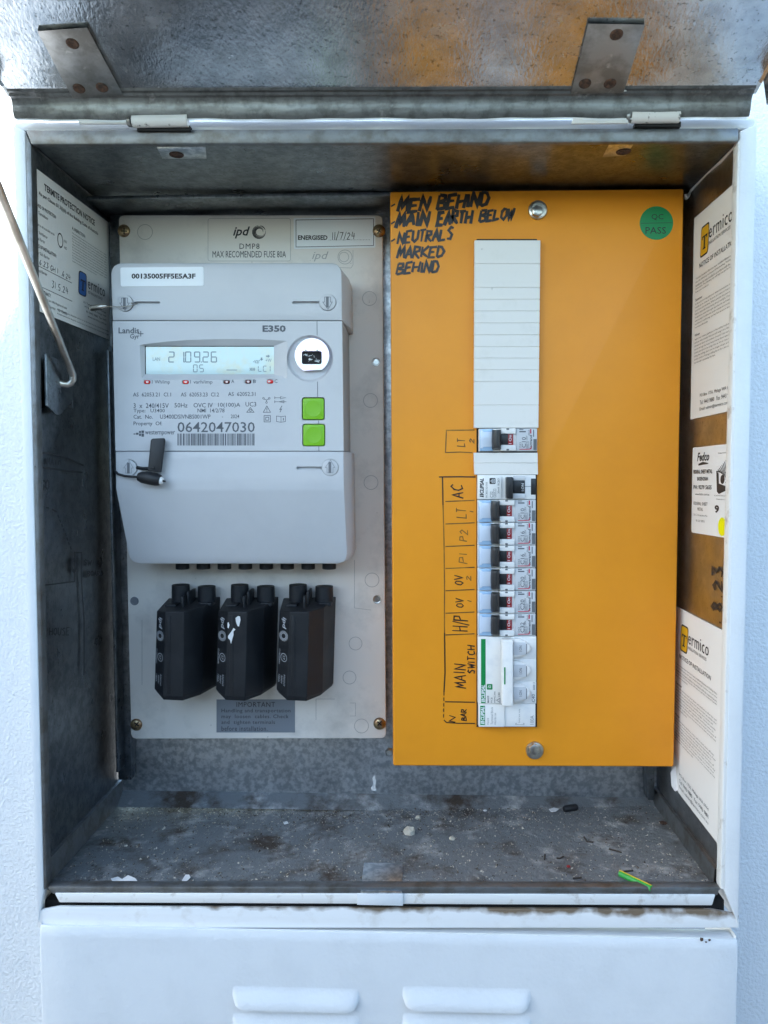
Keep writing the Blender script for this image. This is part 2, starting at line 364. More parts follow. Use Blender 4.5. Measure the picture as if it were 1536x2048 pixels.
def hand(mb, s, box, fn, wd, rot=0, slope=0.0, slant=.12, jit=.05, gap=.28):
    """box in pixels; slope lifts the line towards its end (fraction of the box width)"""
    n = len(s); units = sum(.45 if c == ' ' else (.6 if c == '/' else .35 if c in '1I.' else 1) for c in s)+gap*(n-1); x = 0
    W = box[2]-box[0] if rot == 0 else box[3]-box[1]; H = box[3]-box[1] if rot == 0 else box[2]-box[0]
    lay = 0
    for c in s:
        w_ = .45 if c == ' ' else (.6 if c == '/' else .35 if c in '1I.' else 1)
        jy = random.uniform(-jit, jit)*1.2; js = random.uniform(.92, 1.06)
        for st in HW.get(c, []):
            pts = []
            for a, b in st:
                a += random.uniform(-jit, jit); b = b*js+jy+random.uniform(-jit, jit)*.6
                xa = (x+(a+slant*(b-.5))*w_)/units
                bb = b+slope*xa*W/H
                pts.append(place(xa, bb, box, rot))
            if len(pts) > 2: pts = smooth(pts)
            lay += 1; o_ = lay*3e-6
            ws = [wd*random.uniform(.85, 1.15) for _ in pts]; ws[-1] *= .75
            mb.stroke(pts, ws, (lambda X, Y, o_=o_: fn(X, Y)+Vector((0, -o_, 0))))
        x += w_+gap

# ------------------------------------------------------------------ depths (metres in front of the camera)
RIM, WALL, BACK, PLATE, PANEL, METER, FUSE, BRK, INN = .478, .528, .612, .595, .556, .540, .548, .5495, .484
zfloor = P(768, 1776, INN).z; zceil = P(768, 286, INN).z
# ================================================================== SETTING
b = MB()      # the photographer, behind the viewpoint: only seen as a dark reflection in the metal
def ell(z, rx, ry, cx=0, cy=-.34): return [Vector((cx+rx*math.cos(2*math.pi*k/24), cy+ry*math.sin(2*math.pi*k/24), z)) for k in range(24)]
b.loft([ell(.78, .17, .11), ell(.95, .18, .12), ell(1.10, .165, .115), ell(1.30, .19, .125), ell(1.42, .205, .115), ell(1.48, .14, .08), ell(1.51, .062, .06), ell(1.55, .058, .06), ell(1.60, .072, .09), ell(1.66, .078, .10), ell(1.73, .068, .085), ell(1.765, .03, .04)])
for sx in (-1, 1):
    b.loft([ell(0, .05, .09, sx*.10), ell(.10, .045, .05, sx*.10), ell(.45, .06, .065, sx*.095), ell(.80, .085, .09, sx*.085)])
    b.tube([(sx*.19, -.34, 1.41), (sx*.25, -.30, 1.22), (sx*.23, -.24, 1.14), (sx*.15, -.12, 1.24), (sx*.09, -.05, 1.33)], [.055, .048, .044, .038, .03], 14)
b.build('photographer', M['cloth'])['kind'] = 'structure'
b = MB(); b.box(-12, 12, -.95, -.90, 0, 1.66); b.build('boundary_fence', M['fence'])['kind'] = 'structure'  # added unseen sheet opposite, keeps low sky light out of the box
g = MB(); g.add([(-300, -300, 0), (300, -300, 0), (300, 300, 0), (-300, 300, 0)], [(0, 1, 2, 3)]); tag(g.build('ground', M['ground']), kind='structure')
wl = thing('house_wall', (0, WALL, 0), 'white stippled rendered wall round the meter cabinet, sunlit at upper left', 'wall')
def Zq(px, py, D): return P(px, py, D)
b = MB()   # wall sheet in four pieces leaving the hole the cabinet sits in
xl, xr = P(116, 1000, WALL).x, P(1434, 1000, WALL).x; zt, zb = P(768, 262, WALL).z, P(768, 2300, WALL).z
for x0, x1, z0, z1 in ((-3, xl, 0, 3), (xr, 3, 0, 3), (xl, xr, zt, 3), (xl, xr, 0, zb)):
    b.add([(x0, WALL, z0), (x1, WALL, z0), (x1, WALL, z1), (x0, WALL, z1)], [(0, 1, 2, 3)])
b.build('render_coat', M['render'], wl)
# unseen board added to shape the sunlight: its slanting edge throws the shade line
A = P(0, 622, WALL); Bp = P(195, 235, WALL); e = (A-Bp).normalized()
s_ = 2.0; nrm = Vector((0, 1, 0))
a0 = A+L*s_+e*.25; a1 = Bp+L*s_-e*.16
side = Vector((-e.z, 0, e.x)); side = side if side.x > 0 else -side
# polygon spans right and down of the edge
q = [a0, a1, Vector((a1.x+.75, a1.y, a1.z)), Vector((a1.x+.75, a1.y, a0.z-.75)), Vector((a0.x-.05, a0.y, a0.z-.75))]
b = MB(); b.slab(q, Vector((0, -1, 0)), .002); b.build('awning', M['eave'], wl)

# ================================================================== CABINET
cab = thing('meter_cabinet', P(768, 1800, RIM), 'open galvanised electrical meter cabinet with white painted rim and raised lid', 'meter cabinet')
# rim: painted jambs and rails
jl = rounded([(24, 243), (50, 262), (62, 300), (91, 1776), (91, 1812), (74, 1846)], 0)
b = MB()
b.prism([(25, 250), (50, 262), (87, 1782), (75, 1850)], RIM, INN+.001, .001)
b.prism([(25.5, 251), (34, 262), (82, 1782), (75.5, 1849)], RIM+.004, WALL-.0005)
b.build('jamb', M['white'], cab); b = MB()
b.prism([(1480, 262), (1514, 248), (1477, 1850), (1449, 1782)], RIM, INN+.001, .001)
b.prism([(1500, 262), (1513.5, 249), (1476.5, 1849), (1466, 1782)], RIM+.004, WALL-.0005)
b.build('jamb', M['white'], cab)
b = MB(); b.prism([(25, 243), (1514, 236), (1510, 256), (1479, 258), (50, 262), (28, 258)], RIM+.002, WALL, .0015); b.build('head_rail', M['white'], cab)
b = MB()
b.prism([(50, 259), (1479, 255), (1477, 283), (62, 289)], RIM-.001, RIM+.004, .0012)
b.prism([(50, 262), (62, 289), (93, 1776), (87, 1782)], RIM+.0005, RIM+.008, .0008)
b.build('folded_edge', M['galv_edge'], cab)
b = MB()
pts = [(1476, 276)]
b.prism([(1476, 284), (1483, 270), (1452, 1782), (1441, 1778)], RIM+.0005, RIM+.008, .0008); b.build('painted_edge', M['white_dirty'], cab)
b = MB(); b.prism([(108, 1787), (1432, 1790), (1425, 1812), (118, 1806)], RIM, RIM+.006, .001); b.build('sill_lip', M['white_dirty'], cab)
b = MB(); b.prism([(92, 1773), (1441, 1775), (1436, 1792), (104, 1789)], RIM+.001, RIM+.009, .0012); b.build('sill_edge', M['galv_edge'], cab)
b = MB(); b.prism([(90, 1800), (1448, 1800), (1448, 1830), (90, 1830)], RIM+.008, WALL-.004); b.build('shadow_gap', M['black'], cab)
b = MB(); b.prism(rounded([(75, 1822), (118, 1814), (1425, 1820), (1478, 1830), (1478, 1856), (76, 1856)], [4, 2, 2, 4, 2, 2]), RIM+.001, RIM+.0035, .0012, 3); b.build('lower_rail', M['rail'], cab)
def grime(m, top, depth, col):
    n = m.node_tree.nodes; l = m.node_tree.links; b_ = n['Principled BSDF']
    tc = n.new('ShaderNodeTexCoord'); sp = n.new('ShaderNodeSeparateXYZ'); l.new(tc.outputs['Object'], sp.inputs[0])
    mr = n.new('ShaderNodeMapRange'); mr.inputs[1].default_value = top-depth; mr.inputs[2].default_value = top
    l.new(sp.outputs[2], mr.inputs[0])
    nz = n.new('ShaderNodeTexNoise'); nz.inputs['Scale'].default_value = 70; nz.inputs['Detail'].default_value = 10; l.new(tc.outputs['Object'], nz.inputs['Vector'])
    mu = n.new('ShaderNodeMath'); mu.operation = 'MULTIPLY_ADD'; l.new(mr.outputs[0], mu.inputs[0]); mu.inputs[1].default_value = .47; l.new(nz.outputs['Fac'], mu.inputs[2])
    rp = n.new('ShaderNodeValToRGB'); rp.color_ramp.elements[0].position = .72; rp.color_ramp.elements[1].position = 1.15 if False else 1.0; l.new(mu.outputs[0], rp.inputs[0])
    mx = n.new('ShaderNodeMix'); mx.data_type = 'RGBA'; mx.inputs[7].default_value = (*col, 1); l.new(rp.outputs[0], mx.inputs[0])
    old = b_.inputs['Base Color'].links
    if old: l.new(old[0].from_socket, mx.inputs[6])
    else: mx.inputs[6].default_value = b_.inputs['Base Color'].default_value
    l.new(mx.outputs[2], b_.inputs['Base Color'])
cz = P(768, 1800, RIM).z
grime(M['rail'], P(768, 1817, RIM).z-cz, .0055, (.17, .125, .085))
# inside sheets
def vwall(pf, x_out):
    (f0, f1) = pf
    a = P(*f0, INN); c = P(*f1, INN)
    return [a, Vector((a.x, BACK, a.z)), Vector((c.x, BACK, c.z)), c]
LW = vwall(((62, 288), (92, 1776)), -1); RW = vwall(((1478, 284), (1440, 1776)), 1)
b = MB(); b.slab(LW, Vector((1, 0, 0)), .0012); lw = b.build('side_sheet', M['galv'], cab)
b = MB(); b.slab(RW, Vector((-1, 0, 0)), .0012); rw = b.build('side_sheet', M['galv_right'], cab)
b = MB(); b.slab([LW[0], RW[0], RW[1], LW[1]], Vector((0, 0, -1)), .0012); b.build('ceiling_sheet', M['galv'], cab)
zc = (LW[0].z+RW[0].z)/2
b = MB(); b.box(LW[0].x, RW[0].x, .566, BACK, zc-.0030, zc-.0002, .0006)
b.build('ceiling_fold', M['galv'], cab)
FL = [LW[3], RW[3], RW[2], LW[2]]
b = MB(); b.slab(FL, Vector((0, 0, 1)), .0012)
fl = b.build('floor_sheet', M['floor'], cab)
b = MB(); zf = (LW[3].z+RW[3].z)/2
b.add([(LW[3].x, .597, zf+.0002), (RW[3].x, .597, zf+.0002), (RW[3].x, BACK, zf+.0075), (LW[3].x, BACK, zf+.0075), (LW[3].x, BACK, zf), (RW[3].x, BACK, zf)], [(0, 1, 2, 3), (0, 1, 5, 4), (2, 3, 4, 5)])
b.build('floor_fold', M['floor'], cab)
for W_, sx in ((LW, 1), (RW, -1)):                # low flanges where floor meets side
    x = W_[3].x; b = MB()
    b.add([(x+sx*.0035, INN+.002, zf+.0005), (x+sx*.0035, BACK, zf+.0005), (x+sx*.0028, BACK, zf+.0165), (x+sx*.0028, INN+.002, zf+.0155), (x, BACK, zf+.0168), (x, INN+.002, zf+.0158)],
          [(0, 1, 2, 3), (3, 2, 4, 5)])
    b.build('floor_flange', M['galv_edge'], cab)
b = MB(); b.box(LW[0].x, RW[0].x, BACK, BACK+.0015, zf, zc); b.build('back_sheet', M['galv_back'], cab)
b = MB(); b.prism([(219, 430), (247, 430), (263, 1560), (236, 1560)], .600, BACK-.0005, .0006); b.build('mounting_post', M['galv'], cab)
b = MB(); b.prism([(1293, 1500), (1310, 1500), (1309, 1600), (1296, 1600)], .600, BACK-.0005, .0006); b.build('mounting_post', M['galv'], cab)
# vertical seams of the mounting posts
b = MB(); b.prism([(212, 700), (217, 700), (236, 1545), (232, 1545)], .585, .600, .0004); b.prism([(217.5, 690), (220, 690), (238.5, 1530), (236.5, 1530)], .5965, .5995)
b.build('mounting_flange', [M['galv']], cab)
b = MB(); c0 = Vector((RW[0].x-.0008, INN+.004, RW[0].z-.001)); c1 = Vector((RW[0].x-.0008, .562, RW[0].z-.001))
b.tube([c0, c0.lerp(c1, .3)+Vector((0, 0, -.0006)), c0.lerp(c1, .6)+Vector((-.0004, 0, 0)), c1, c1+Vector((-.002, -.001, -.004)), c1+Vector((-.0038, -.002, -.006)), c1+Vector((-.0048, -.003, -.0035))], [.0006, .0009, .0005, .0009, .0011, .0012, .0008], 10); b.build('sealant_bead', M['whitepl'], cab)
b = MB(); c0 = Vector((LW[0].x+.0006, INN+.006, LW[0].z-.0008)); c1 = Vector((LW[0].x+.0006, .60, LW[0].z-.0008))
b.tube([c0, c0.lerp(c1, .5), c1], .0005, 8); b.build('seam_bead', M['galv_edge'], cab)
# latch strip in the middle of the sill
b = MB(); zl = P(760, 1784, RIM).z
a = [P(714, 1788, RIM-.0015), P(806, 1788, RIM-.0015), P(806, 1812, RIM-.0015), P(714, 1810, RIM-.0015)]
b.slab(a, Vector((0, -1, 0)), .0014, .0003); o1 = b.build('catch_face', M['white'], cab)
t0 = P(721, 1787, RIM-.001); t1 = P(804, 1787, RIM-.001)
b = MB(); b.box(t0.x, t1.x, RIM-.001, RIM+.036, t0.z-.0002, t0.z+.0012, .0004); o = b.build('catch_strip', M['galv_back'], cab)
# lower door with louvres
dz = [P(768, 1853, .4845), P(768, 1856, .479), P(768, 1866, .4755), P(768, 1884, .474), P(768, 2400, .474)]
b = MB(); Lx = lambda y: P(77, y, .474).x; Rx = lambda y: P(1477, y, .474).x
N = 60; vs_, fs = [], []
prof = [(.490, dz[0].z-.001), (.4845, dz[0].z), (.4805, dz[0].z-.0006), (.4775, dz[1].z-.0012), (.4755, dz[2].z), (.4743, dz[3].z+.002), (.474, dz[3].z-.002), (.474, dz[4].z)]
xa, xb = P(78, 1900, .474).x, P(1477, 1900, .474).x
ln = []
cols = [xa, xa+.0006, xa+.002]+[xa+(xb-xa)*k/20 for k in range(1, 20)]+[xb-.002, xb-.0006, xb]
for x in cols:
    edge = min(x-xa, xb-x); drop = .0016 if edge < 1e-6 else (.0005 if edge < .001 else 0)
    ln.append([Vector((x, y+drop, z-(drop*.4))) for y, z in prof])
for r in ln: vs_ += r
n = len(prof)
for i in range(len(ln)-1):
    for j in range(n-1): fs.append((i*n+j, (i+1)*n+j, (i+1)*n+j+1, i*n+j+1))
b.add(vs_, fs)
for x, sx in ((xa, -1), (xb, 1)):
    b.add([(x, .478, dz[1].z), (x, WALL, dz[1].z), (x, WALL, dz[4].z), (x, .478, dz[4].z)], [(0, 1, 2, 3)])
door = b.build('lower_door', M['white'], cab)
def louvre(x0, y0, x1, y1):
    a = P(x0, y0, .474); c = P(x1, y1, .474); H = .0042; nu, nv = 40, 14; v, f = [], []
    for j in range(nv+1):
        t = j/nv
        for i in range(nu+1):
            u = i/nu; x = a.x+(c.x-a.x)*u; e_ = min(u, 1-u)*(c.x-a.x)
            rr = (a.z-c.z)*.62; ed = 1 if e_ > rr else math.sqrt(max(0, 1-(1-e_/rr)**2))
            tt = min(1, t/.9); h = H*ed*tt*tt*(3-2*tt)
            zz = a.z+(c.z-a.z)*(t*(.55+.45*ed))
            v.append((x, .4741-h, zz))
    for j in range(nv):
        for i in range(nu): f.append((j*(nu+1)+i, j*(nu+1)+i+1, (j+1)*(nu+1)+i+1, (j+1)*(nu+1)+i))
    k = len(v); 
    for i in range(nu+1):
        p = v[nv*(nu+1)+i]; v.append((p[0], min(p[1]+.0035, .4742), p[2]-.0004))
    for i in range(nu): f.append((nv*(nu+1)+i, nv*(nu+1)+i+1, k+i+1, k+i))
    m = MB(); m.add(v, f, recalc=False); return m.build('louvre', M['white'], door)
for y in (0, 54):
    louvre(465, 1968+y, 719, 2018+y); louvre(805, 1968+y, 1061, 2019+y)
# rust spots
b = MB()
for cx, cy, r in ((1403, 1879, 5), (1412, 1884, 2.6), (1419, 1880, 3.2)):
    b.flat([(cx+r*random.uniform(.6, 1.1)*math.cos(k*.7), cy+r*random.uniform(.6, 1.1)*math.sin(k*.7)) for k in range(9)], flush(.4737))
b.build('rust_spot', M['rust'], door)
# ---------------------------------------------------------------- lid (raised 18 degrees above level towards the viewer)
HD = .470; sl = math.radians(18.2)
_h0, _h1 = P(16, 197, HD), P(1512, 191, HD)
LXV = (_h1-_h0).normalized(); LDV = Vector((0, -math.cos(sl), math.sin(sl))); LNV = LXV.cross(LDV).normalized()
LNV = -LNV if LNV.z > 0 else LNV
def lid(x, t, h=0.0):            # t metres from the hinge edge, h below the sheet
    return _h0 + LXV*((x-_h0.x)/LXV.x) + LDV*t + LNV*h
def lidpx(px, py, h=0.0):
    r = ray(px, py); o_ = _h0+LNV*h
    return CAM + r*((o_-CAM).dot(LNV)/r.dot(LNV))
lx0, lx1 = P(16, 200, HD).x, P(1512, 200, HD).x; LL = .50
b = MB(); nx = 60
vs_, fs = [], []
prof = [(LL, .014), (LL, 0), (.04, 0), (.02, 0), (.0095, 0.0), (.0078, .0002)]
ww = lambda x: .0004*math.sin(x*60)+.0003*math.sin(x*173+1)
for i in range(nx+1):
    x = lx0+.003+(lx1-lx0-.006)*i/nx
    for t, h in prof: vs_.append(lid(x, t, h+(ww(x) if h > .01 and t < .1 else 0)))
n = len(prof)
for i in range(nx):
    for j in range(n-1): fs.append((i*n+j, (i+1)*n+j, (i+1)*n+j+1, i*n+j+1))
b.add(vs_, fs, recalc=False)
lidt = b.build('lid', M['galv_lid'], cab)
b = MB(); vs_, fs = [], []
prof = [(.0078, .0002), (.0066, .0011), (.0048, .0008), (.0036, .0017), (.0020, .0017), (.0006, .0028), (-.0008, .0052), (-.0022, .0082), (-.0042, .0100), (-.0050, .0108)]
for i in range(nx+1):
    x = lx0+.003+(lx1-lx0-.006)*i/nx
    for t, h in prof: vs_.append(lid(x, t, h+(ww(x) if h > .004 else 0)))
n = len(prof)
for i in range(nx):
    for j in range(n-1): fs.append((i*n+j, (i+1)*n+j, (i+1)*n+j+1, i*n+j+1))
b.add(vs_, fs, recalc=False); b.build('folded_lip', M['galv_lip'], lidt)
md_ = None
for x, sx in ((lx0, 1), (lx1, -1)):
    b = MB(); q = [lid(x+sx*.003, .010, 0), lid(x+sx*.003, LL, 0), lid(x+sx*.0012, LL, .001), lid(x+sx*.0012, .010, .001)]
    b.add([q[0], q[1], q[2], q[3]], [(0, 1, 2, 3)])
    b.loft([[lid(x+sx*.0012, .012, .001), lid(x+sx*.0012, LL, .001), lid(x, LL, .016), lid(x, .010, .016)], [lid(x, .012, .001), lid(x, LL, .001), lid(x-sx*.0012, LL, .016), lid(x-sx*.0012, .010, .016)]])
    b.build('side_flange', M['galv_lid'], lidt)
# white outer skin edge showing under the back fold
b = MB(); pts = []
rows = []
for i in range(121):
    x = lx0+.004+(lx1-lx0-.008)*i/120
    d_ = .0004+.0006*max(0, math.sin(x*97)*math.sin(x*31+2))+random.uniform(0, .0002)
    rows.append((lid(x, -.0051, .0104+ww(x)), lid(x, -.0054, .0112+d_+ww(x))))
for i in range(120): b.add([rows[i][0], rows[i+1][0], rows[i+1][1], rows[i][1]], [(0, 1, 2, 3)])
b.build('paint_line', M['white'], lidt)
b = MB()    # painted top face of the lid
q = [lid(lx0, 0, -.0012), lid(lx1, 0, -.0012), lid(lx1, LL, -.0012), lid(lx0, LL, -.0012)]
b.add(q, [(0, 1, 2, 3)]); b.build('outer_skin', M['white'], lidt)
for quad, riv in (([(74, 62), (174, 55), (247, 191), (146, 197)], ((145, 87), (158, 177), (204, 175))),
                  ([(1176, 47), (1290, 49), (1247, 186), (1141, 188)], ((1233, 69), (1170, 167), (1220, 167)))):
    b = MB(); a = [lidpx(x, y, .0022) for x, y in quad]
    b.loft([a, [lidpx(x, y, .0002) for x, y in quad]], .0004); hp = b.build('hinge_plate', M['galv_plate'], lidt)
    for cx, cy in riv:
        c = lidpx(cx, cy, .0022); n_ = Vector((0, -math.sin(sl), -math.cos(sl))); b = MB()
        b.lathe(c, n_, [(.0036, -.0001), (.0034, .0004), (.0026, .0007), (.0014, .0003), (.0001, .0002)], 18); b.build('rivet', M['rust'], hp)
for cx, cy in ((248, 191), (1246, 184)):  # white discs stand in for bright sky through lid holes
    b = MB(); c = lidpx(cx, cy, .0004); n_ = Vector((0, -math.sin(sl), -math.cos(sl))); b.lathe(c, n_, [(.0024, 0), (.0022, .0006), (.0001, .0008)], 16)
    b.build('paint_drip', M['label'], lidt)
# hinge knuckles in the gap
for poly, bar in (([(150, 228), (262, 228), (262, 247), (158, 247)], (266, 243, 376, 241)), ([(1150, 224), (1252, 224), (1258, 246), (1143, 247)], (1262, 234, 1358, 233))):
    b = MB(); b.prism(poly, .4715, .4735, .0004); hg = b.build('hinge_leaf', M['paint_chip'], cab)
    p0 = P(bar[0], bar[1], .473); p1 = P(bar[2], bar[3], .473); b = MB()
    b.tube([p0, p0.lerp(p1, .5), p1], .0036, 16); b.build('hinge_barrel', M['paint_chip'], hg)
    b = MB(); q0 = P(bar[0]-8, bar[1], .4735); b.tube([q0, p0-Vector((.0004, 0, 0))], .0032, 12); b.build('hinge_pin', M['galv_plate'], hg)
    b = MB(); b.prism([(bar[0]+8, bar[1]+12), (bar[2]+4, bar[3]+10), (bar[2]+4, bar[3]+20), (bar[0]+8, bar[1]+18)], .4745, .479); b.build('hinge_base', M['black'], hg)  # black strip just below the barrel
# hinge leaves folded in under the ceiling
def ceilpx(px, py, off=.002):
    r = ray(px, py); return CAM+r*((zc-off-CAM.z)/r.z)
for quad, hole in (([(304, 284), (404, 284), (413, 318), (325, 318)], (353, 309)), ([(1222, 282), (1316, 282), (1286, 311), (1205, 314)], (1247, 303))):
    b = MB(); a = [ceilpx(x, y) for x, y in quad]; a = [Vector((p.x, max(p.y, .4815), p.z)) for p in a]
    b.loft([a, [p+Vector((0, 0, .0018)) for p in a]], .0003); hp = b.build('hinge_tab', M['galv_back'], cab)
    b = MB(); c = ceilpx(*hole); b.lathe(c, Vector((0, 0, -1)), [(.0046, -.0001), (.0043, .0006), (.0034, .0005), (.0030, .0001), (.0001, .00008)], 20); b.build('rivet', M['rust'], hp)
# stay rod and its bracket on the left side sheet
b = MB()
B_ = P(145, 757, .512); T_ = P(2, 396, .408); k = (T_-B_).normalized(); top = B_+k*.36
pts = [P(107, 762, .505), P(114, 765, .506), P(124, 768, .509), P(134, 769, .511), P(141, 766, .512), P(145.5, 759, .512), P(145.5, 750, .5115)]
base_ = pts[-1]; k = (top-base_).normalized()
pts += [base_+k*.004, base_+k*.1, base_+k*.2, top]
b.tube(pts, .0024, 14); b.build('stay_rod', M['rod'], cab)
xw = LW[0].x
b = MB()
def wallx(px, py, x):
    r = ray(px, py); return CAM+r*((x-CAM.x)/r.x)
for_plate = rounded([(70, 700), (124, 722), (146, 742), (146, 802), (118, 832), (74, 806)], [4, 10, 8, 10, 8, 4])
b = MB(); a = [wallx(x, y, xw+.005) for x, y in for_plate]; a = [Vector((p.x, max(p.y, .487), p.z)) for p in a]
b.loft([a, [p+Vector((-.0015, 0, 0)) for p in a]], .0004)
zs = [p.z for p in a]; b.box(xw, xw+.005, max(p.y for p in a)-.0015, max(p.y for p in a), min(zs)+.006, max(zs)-.006, .0003)
b.build('rod_bracket', M['galv'], cab)
# pen diagram on the left side sheet
fn = lambda x, y: wallx(x, y, xw+.0003)
b = MB()
for pts, wd in (([(70, 905), (100, 907), (130, 914), (167, 931)], 3.5), ([(70, 933), (110, 938), (165, 945)], 3.5), ([(82, 1171), (110, 1168), (149, 1163), (149, 1105), (163, 1105), (163, 1160), (168, 1240), (168, 1350)], 2.6)):
    b.stroke(pts, wd, fn)
for p0, p1 in (((79, 1012), (88, 1014)), ((92, 1015), (98, 1016)), ((104, 1018), (113, 1024))): b.stroke([p0, p1], 3, fn)
for k in range(8):
    t = k/8; b.stroke([(116+28*t, 1030+72*t), (118+28*t, 1036+72*t)], 2.6, fn)
for s, bx, wd in (('MAin', (94, 915, 122, 930), 2), ('MSO', (74, 961, 98, 980), 2.6), ('SW', (167, 1119, 183, 1130), 2), ('BOARD', (175, 1142, 206, 1152), 2), ('HOUSE', (99, 1255, 139, 1270), 2)):
    hand(b, s, bx, fn, wd)
b.ring(148, 1131, 3.2, 6.2, fn, sq=2.4); b.build('pen_diagram', M['ink'], cab)
# ---------------------------------------------------------------- notices
def sheet(name, quad, nu=1, nv=1, m='paper', parent=cab, rnd=0, lift=.0004):
    b = MB(); bl_ = bil(quad)
    if rnd:
        ol = rounded([(0, 0), (1, 0), (1, 1), (0, 1)], rnd); b.add([bl_(u, v, lift) for u, v in ol]+[bl_(u, v, .00002) for u, v in ol], [tuple(range(len(ol)))]+[(i, (i+1) % len(ol), len(ol)+(i+1) % len(ol), len(ol)+i) for i in range(len(ol))])
    else:
        ol = [(0, 0), (1, 0), (1, 1), (0, 1)]
        b.add([bl_(u, v, lift) for u, v in ol]+[bl_(u, v, .00002) for u, v in ol], [(0, 1, 2, 3), (0, 1, 5, 4), (1, 2, 6, 5), (2, 3, 7, 6), (3, 0, 4, 7)])
    o = b.build(name, M[m], parent); return o, (lambda u, v, k=0: bl_(u, v, lift+.00015+k))
slab_T = [(.02, 1), (.98, 1), (.98, .74), (.86, .74), (.82, .88), (.62, .88), (.62, .12), (.76, .08), (.76, 0), (.24, 0), (.24, .08), (.38, .12), (.38, .88), (.18, .88), (.14, .74), (.02, .74)]
def logo(nt_o, fn, box, colm, sub):
    """amber or blue lozenge with a slab T, then 'ermico' beside it"""
    x0, y0, x1, y1 = box; w_ = (x1-x0)*.25; sk = (x1-x0)*.03
    lz = [(x0+sk, y0), (x0+w_+sk, y0), (x0+w_, y1), (x0, y1)]
    b = MB(); b.flat(rounded([(x-(.008 if i in (0, 3) else -.008), y-(.008 if i < 2 else -.008)) for i, (x, y) in enumerate(lz)], .03), lambda u, v: fn(u, v, .00002)); b.build('logo_border', M['ink'], nt_o)
    b = MB(); b.flat(rounded(lz, .03), lambda u, v: fn(u, v, .0001)); b.build('logo_block', colm, nt_o)
    b = MB(); f2 = lambda u, v: fn(u, v, .0002)
    hx = w_*.72; hy = (y1-y0)*.50; tx = x0+w_*.18; ty = y0+(y1-y0)*.32
    b.flat([(tx+a*hx+sk*.5*c, ty+(1-c)*hy) for a, c in slab_T], f2)
    text(b, 'ermico', (x0+w_+.03, y0+(y1-y0)*.10, x1, y0+(y1-y0)*.58), f2, space=1.1, clip=.985)
    text(b, sub, (x0+w_+.03, y0+(y1-y0)*.68, x1-.04, y0+(y1-y0)*.80), f2, clip=.985)
    return b
PARA = ["Termico Insulation Services have installed Glasswool Ceiling Batts", "into the following roof space of this building. Termico warrant that", "installation has been installed in accordance with the manufacturer's",
        "instructions. The following tips will help you get the maximum benefit", "from your insulation."]
SUM = ["In the early morning open your doors and windows to allow the cool", "outside air to come in. As soon as it starts to heat up outside, shut", "your doors and windows. Where possible shut your curtains and",
       "blinds, especially those facing direct sunlight. Once the outside", "temperature cools down again (eg when the sea breeze comes in)", "open up again to allow the cooler outside air to enter your home. If", "you have air conditioning, you may have to turn it down as it will now", "run more efficiently."]
WIN = ["Again your heating appliance or fire will be much more efficient", "and you will probably find yourself using it less than before. Keep", "all external doors and windows shut and, if you want heat to", "spread through the house keep internal doors open (but close off",
       "rooms you will not be using). Also as hot air rises, it tends to stay", "along the ceilings (as it can no longer escape as it used to) in", "certain corners. Putting a ceiling fan on for a few minutes can help", "enormously in spreading the heat."]
def notice(quad, label, u0, u1):
    o, fn = sheet('installation_notice', quad); o['label'] = label
    b = logo(o, fn, (u0+.10*(u1-u0), .085, u0+.80*(u1-u0), .215), M['logo_y'], 'INSULATION SERVICES')
    f2 = fn; W_ = u1-u0
    text(b, 'NOTICE OF INSTALLATION', (u0+.08*W_, .245, u0+.86*W_, .268), f2, bold=.006, clip=.985)
    y = .305
    def para(ls, y, dy=.0165):
        for s in ls:
            a = min(1.0, len(s)/66); text(b, s, (u0, y, u0+a*W_, y+dy*.66), f2, clip=.985); y += dy
        return y
    y = para(PARA, y); text(b, 'Summer', (u0, y+.02, u0+.17*W_, y+.033), f2, bold=.015); y = para(SUM, y+.042)
    text(b, 'Winter', (u0, y+.02, u0+.13*W_, y+.033), f2, bold=.015); y = para(WIN, y+.042)
    for i, s in enumerate(('PO Box 1756, Malaga WA 6944', 'Tel: 9443 9880   Fax: 9443 9881', 'Email: admin@termico.com.au')):
        text(b, s, (u0+.16*W_, .885+i*.033, u0+.88*W_, .885+i*.033+.02), f2, clip=.985)
    b.build('lettering', M['ink'], o); return o
xr_ = lambda py: RW[0].x+(RW[3].x-RW[0].x)*((RW[0].z-py)/(RW[0].z-RW[3].z))
def rwpx(px, py, off=0.0006):
    r = ray(px, py); a, c, d = RW[0], RW[1], RW[3]; n_ = (c-a).cross(d-a).normalized(); n_ = n_ if n_.x < 0 else -n_
    o_ = a+n_*off; return CAM+r*((o_-CAM).dot(n_)/r.dot(n_))
def lwpx(px, py, off=0.0006):
    r = ray(px, py); a, c, d = LW[0], LW[1], LW[3]; n_ = (c-a).cross(d-a).normalized(); n_ = n_ if n_.x > 0 else -n_
    o_ = a+n_*off; return CAM+r*((o_-CAM).dot(n_)/r.dot(n_))
notice([rwpx(1389.5, 437), rwpx(1477, 360), rwpx(1465, 821), rwpx(1382, 839)], 'upper white insulation notice with amber logo, reaching the rim', .08, 1.13)
o2 = notice([rwpx(1352, 1212), rwpx(1447, 1261), rwpx(1436, 1687), rwpx(1343, 1566)], 'lower white insulation notice with curled corner, partly behind the orange panel', .06, .93)
b = MB(); c0 = rwpx(1343, 1535, .003); c1 = rwpx(1349, 1590, .003)
b.add([rwpx(1352, 1530, .0008), rwpx(1341, 1545, .004), rwpx(1343, 1572, .006), rwpx(1350, 1583, .004), rwpx(1356, 1580, .0008)], [(0, 1, 2, 3, 4)]); b.build('curled_corner', M['paper'], o2)
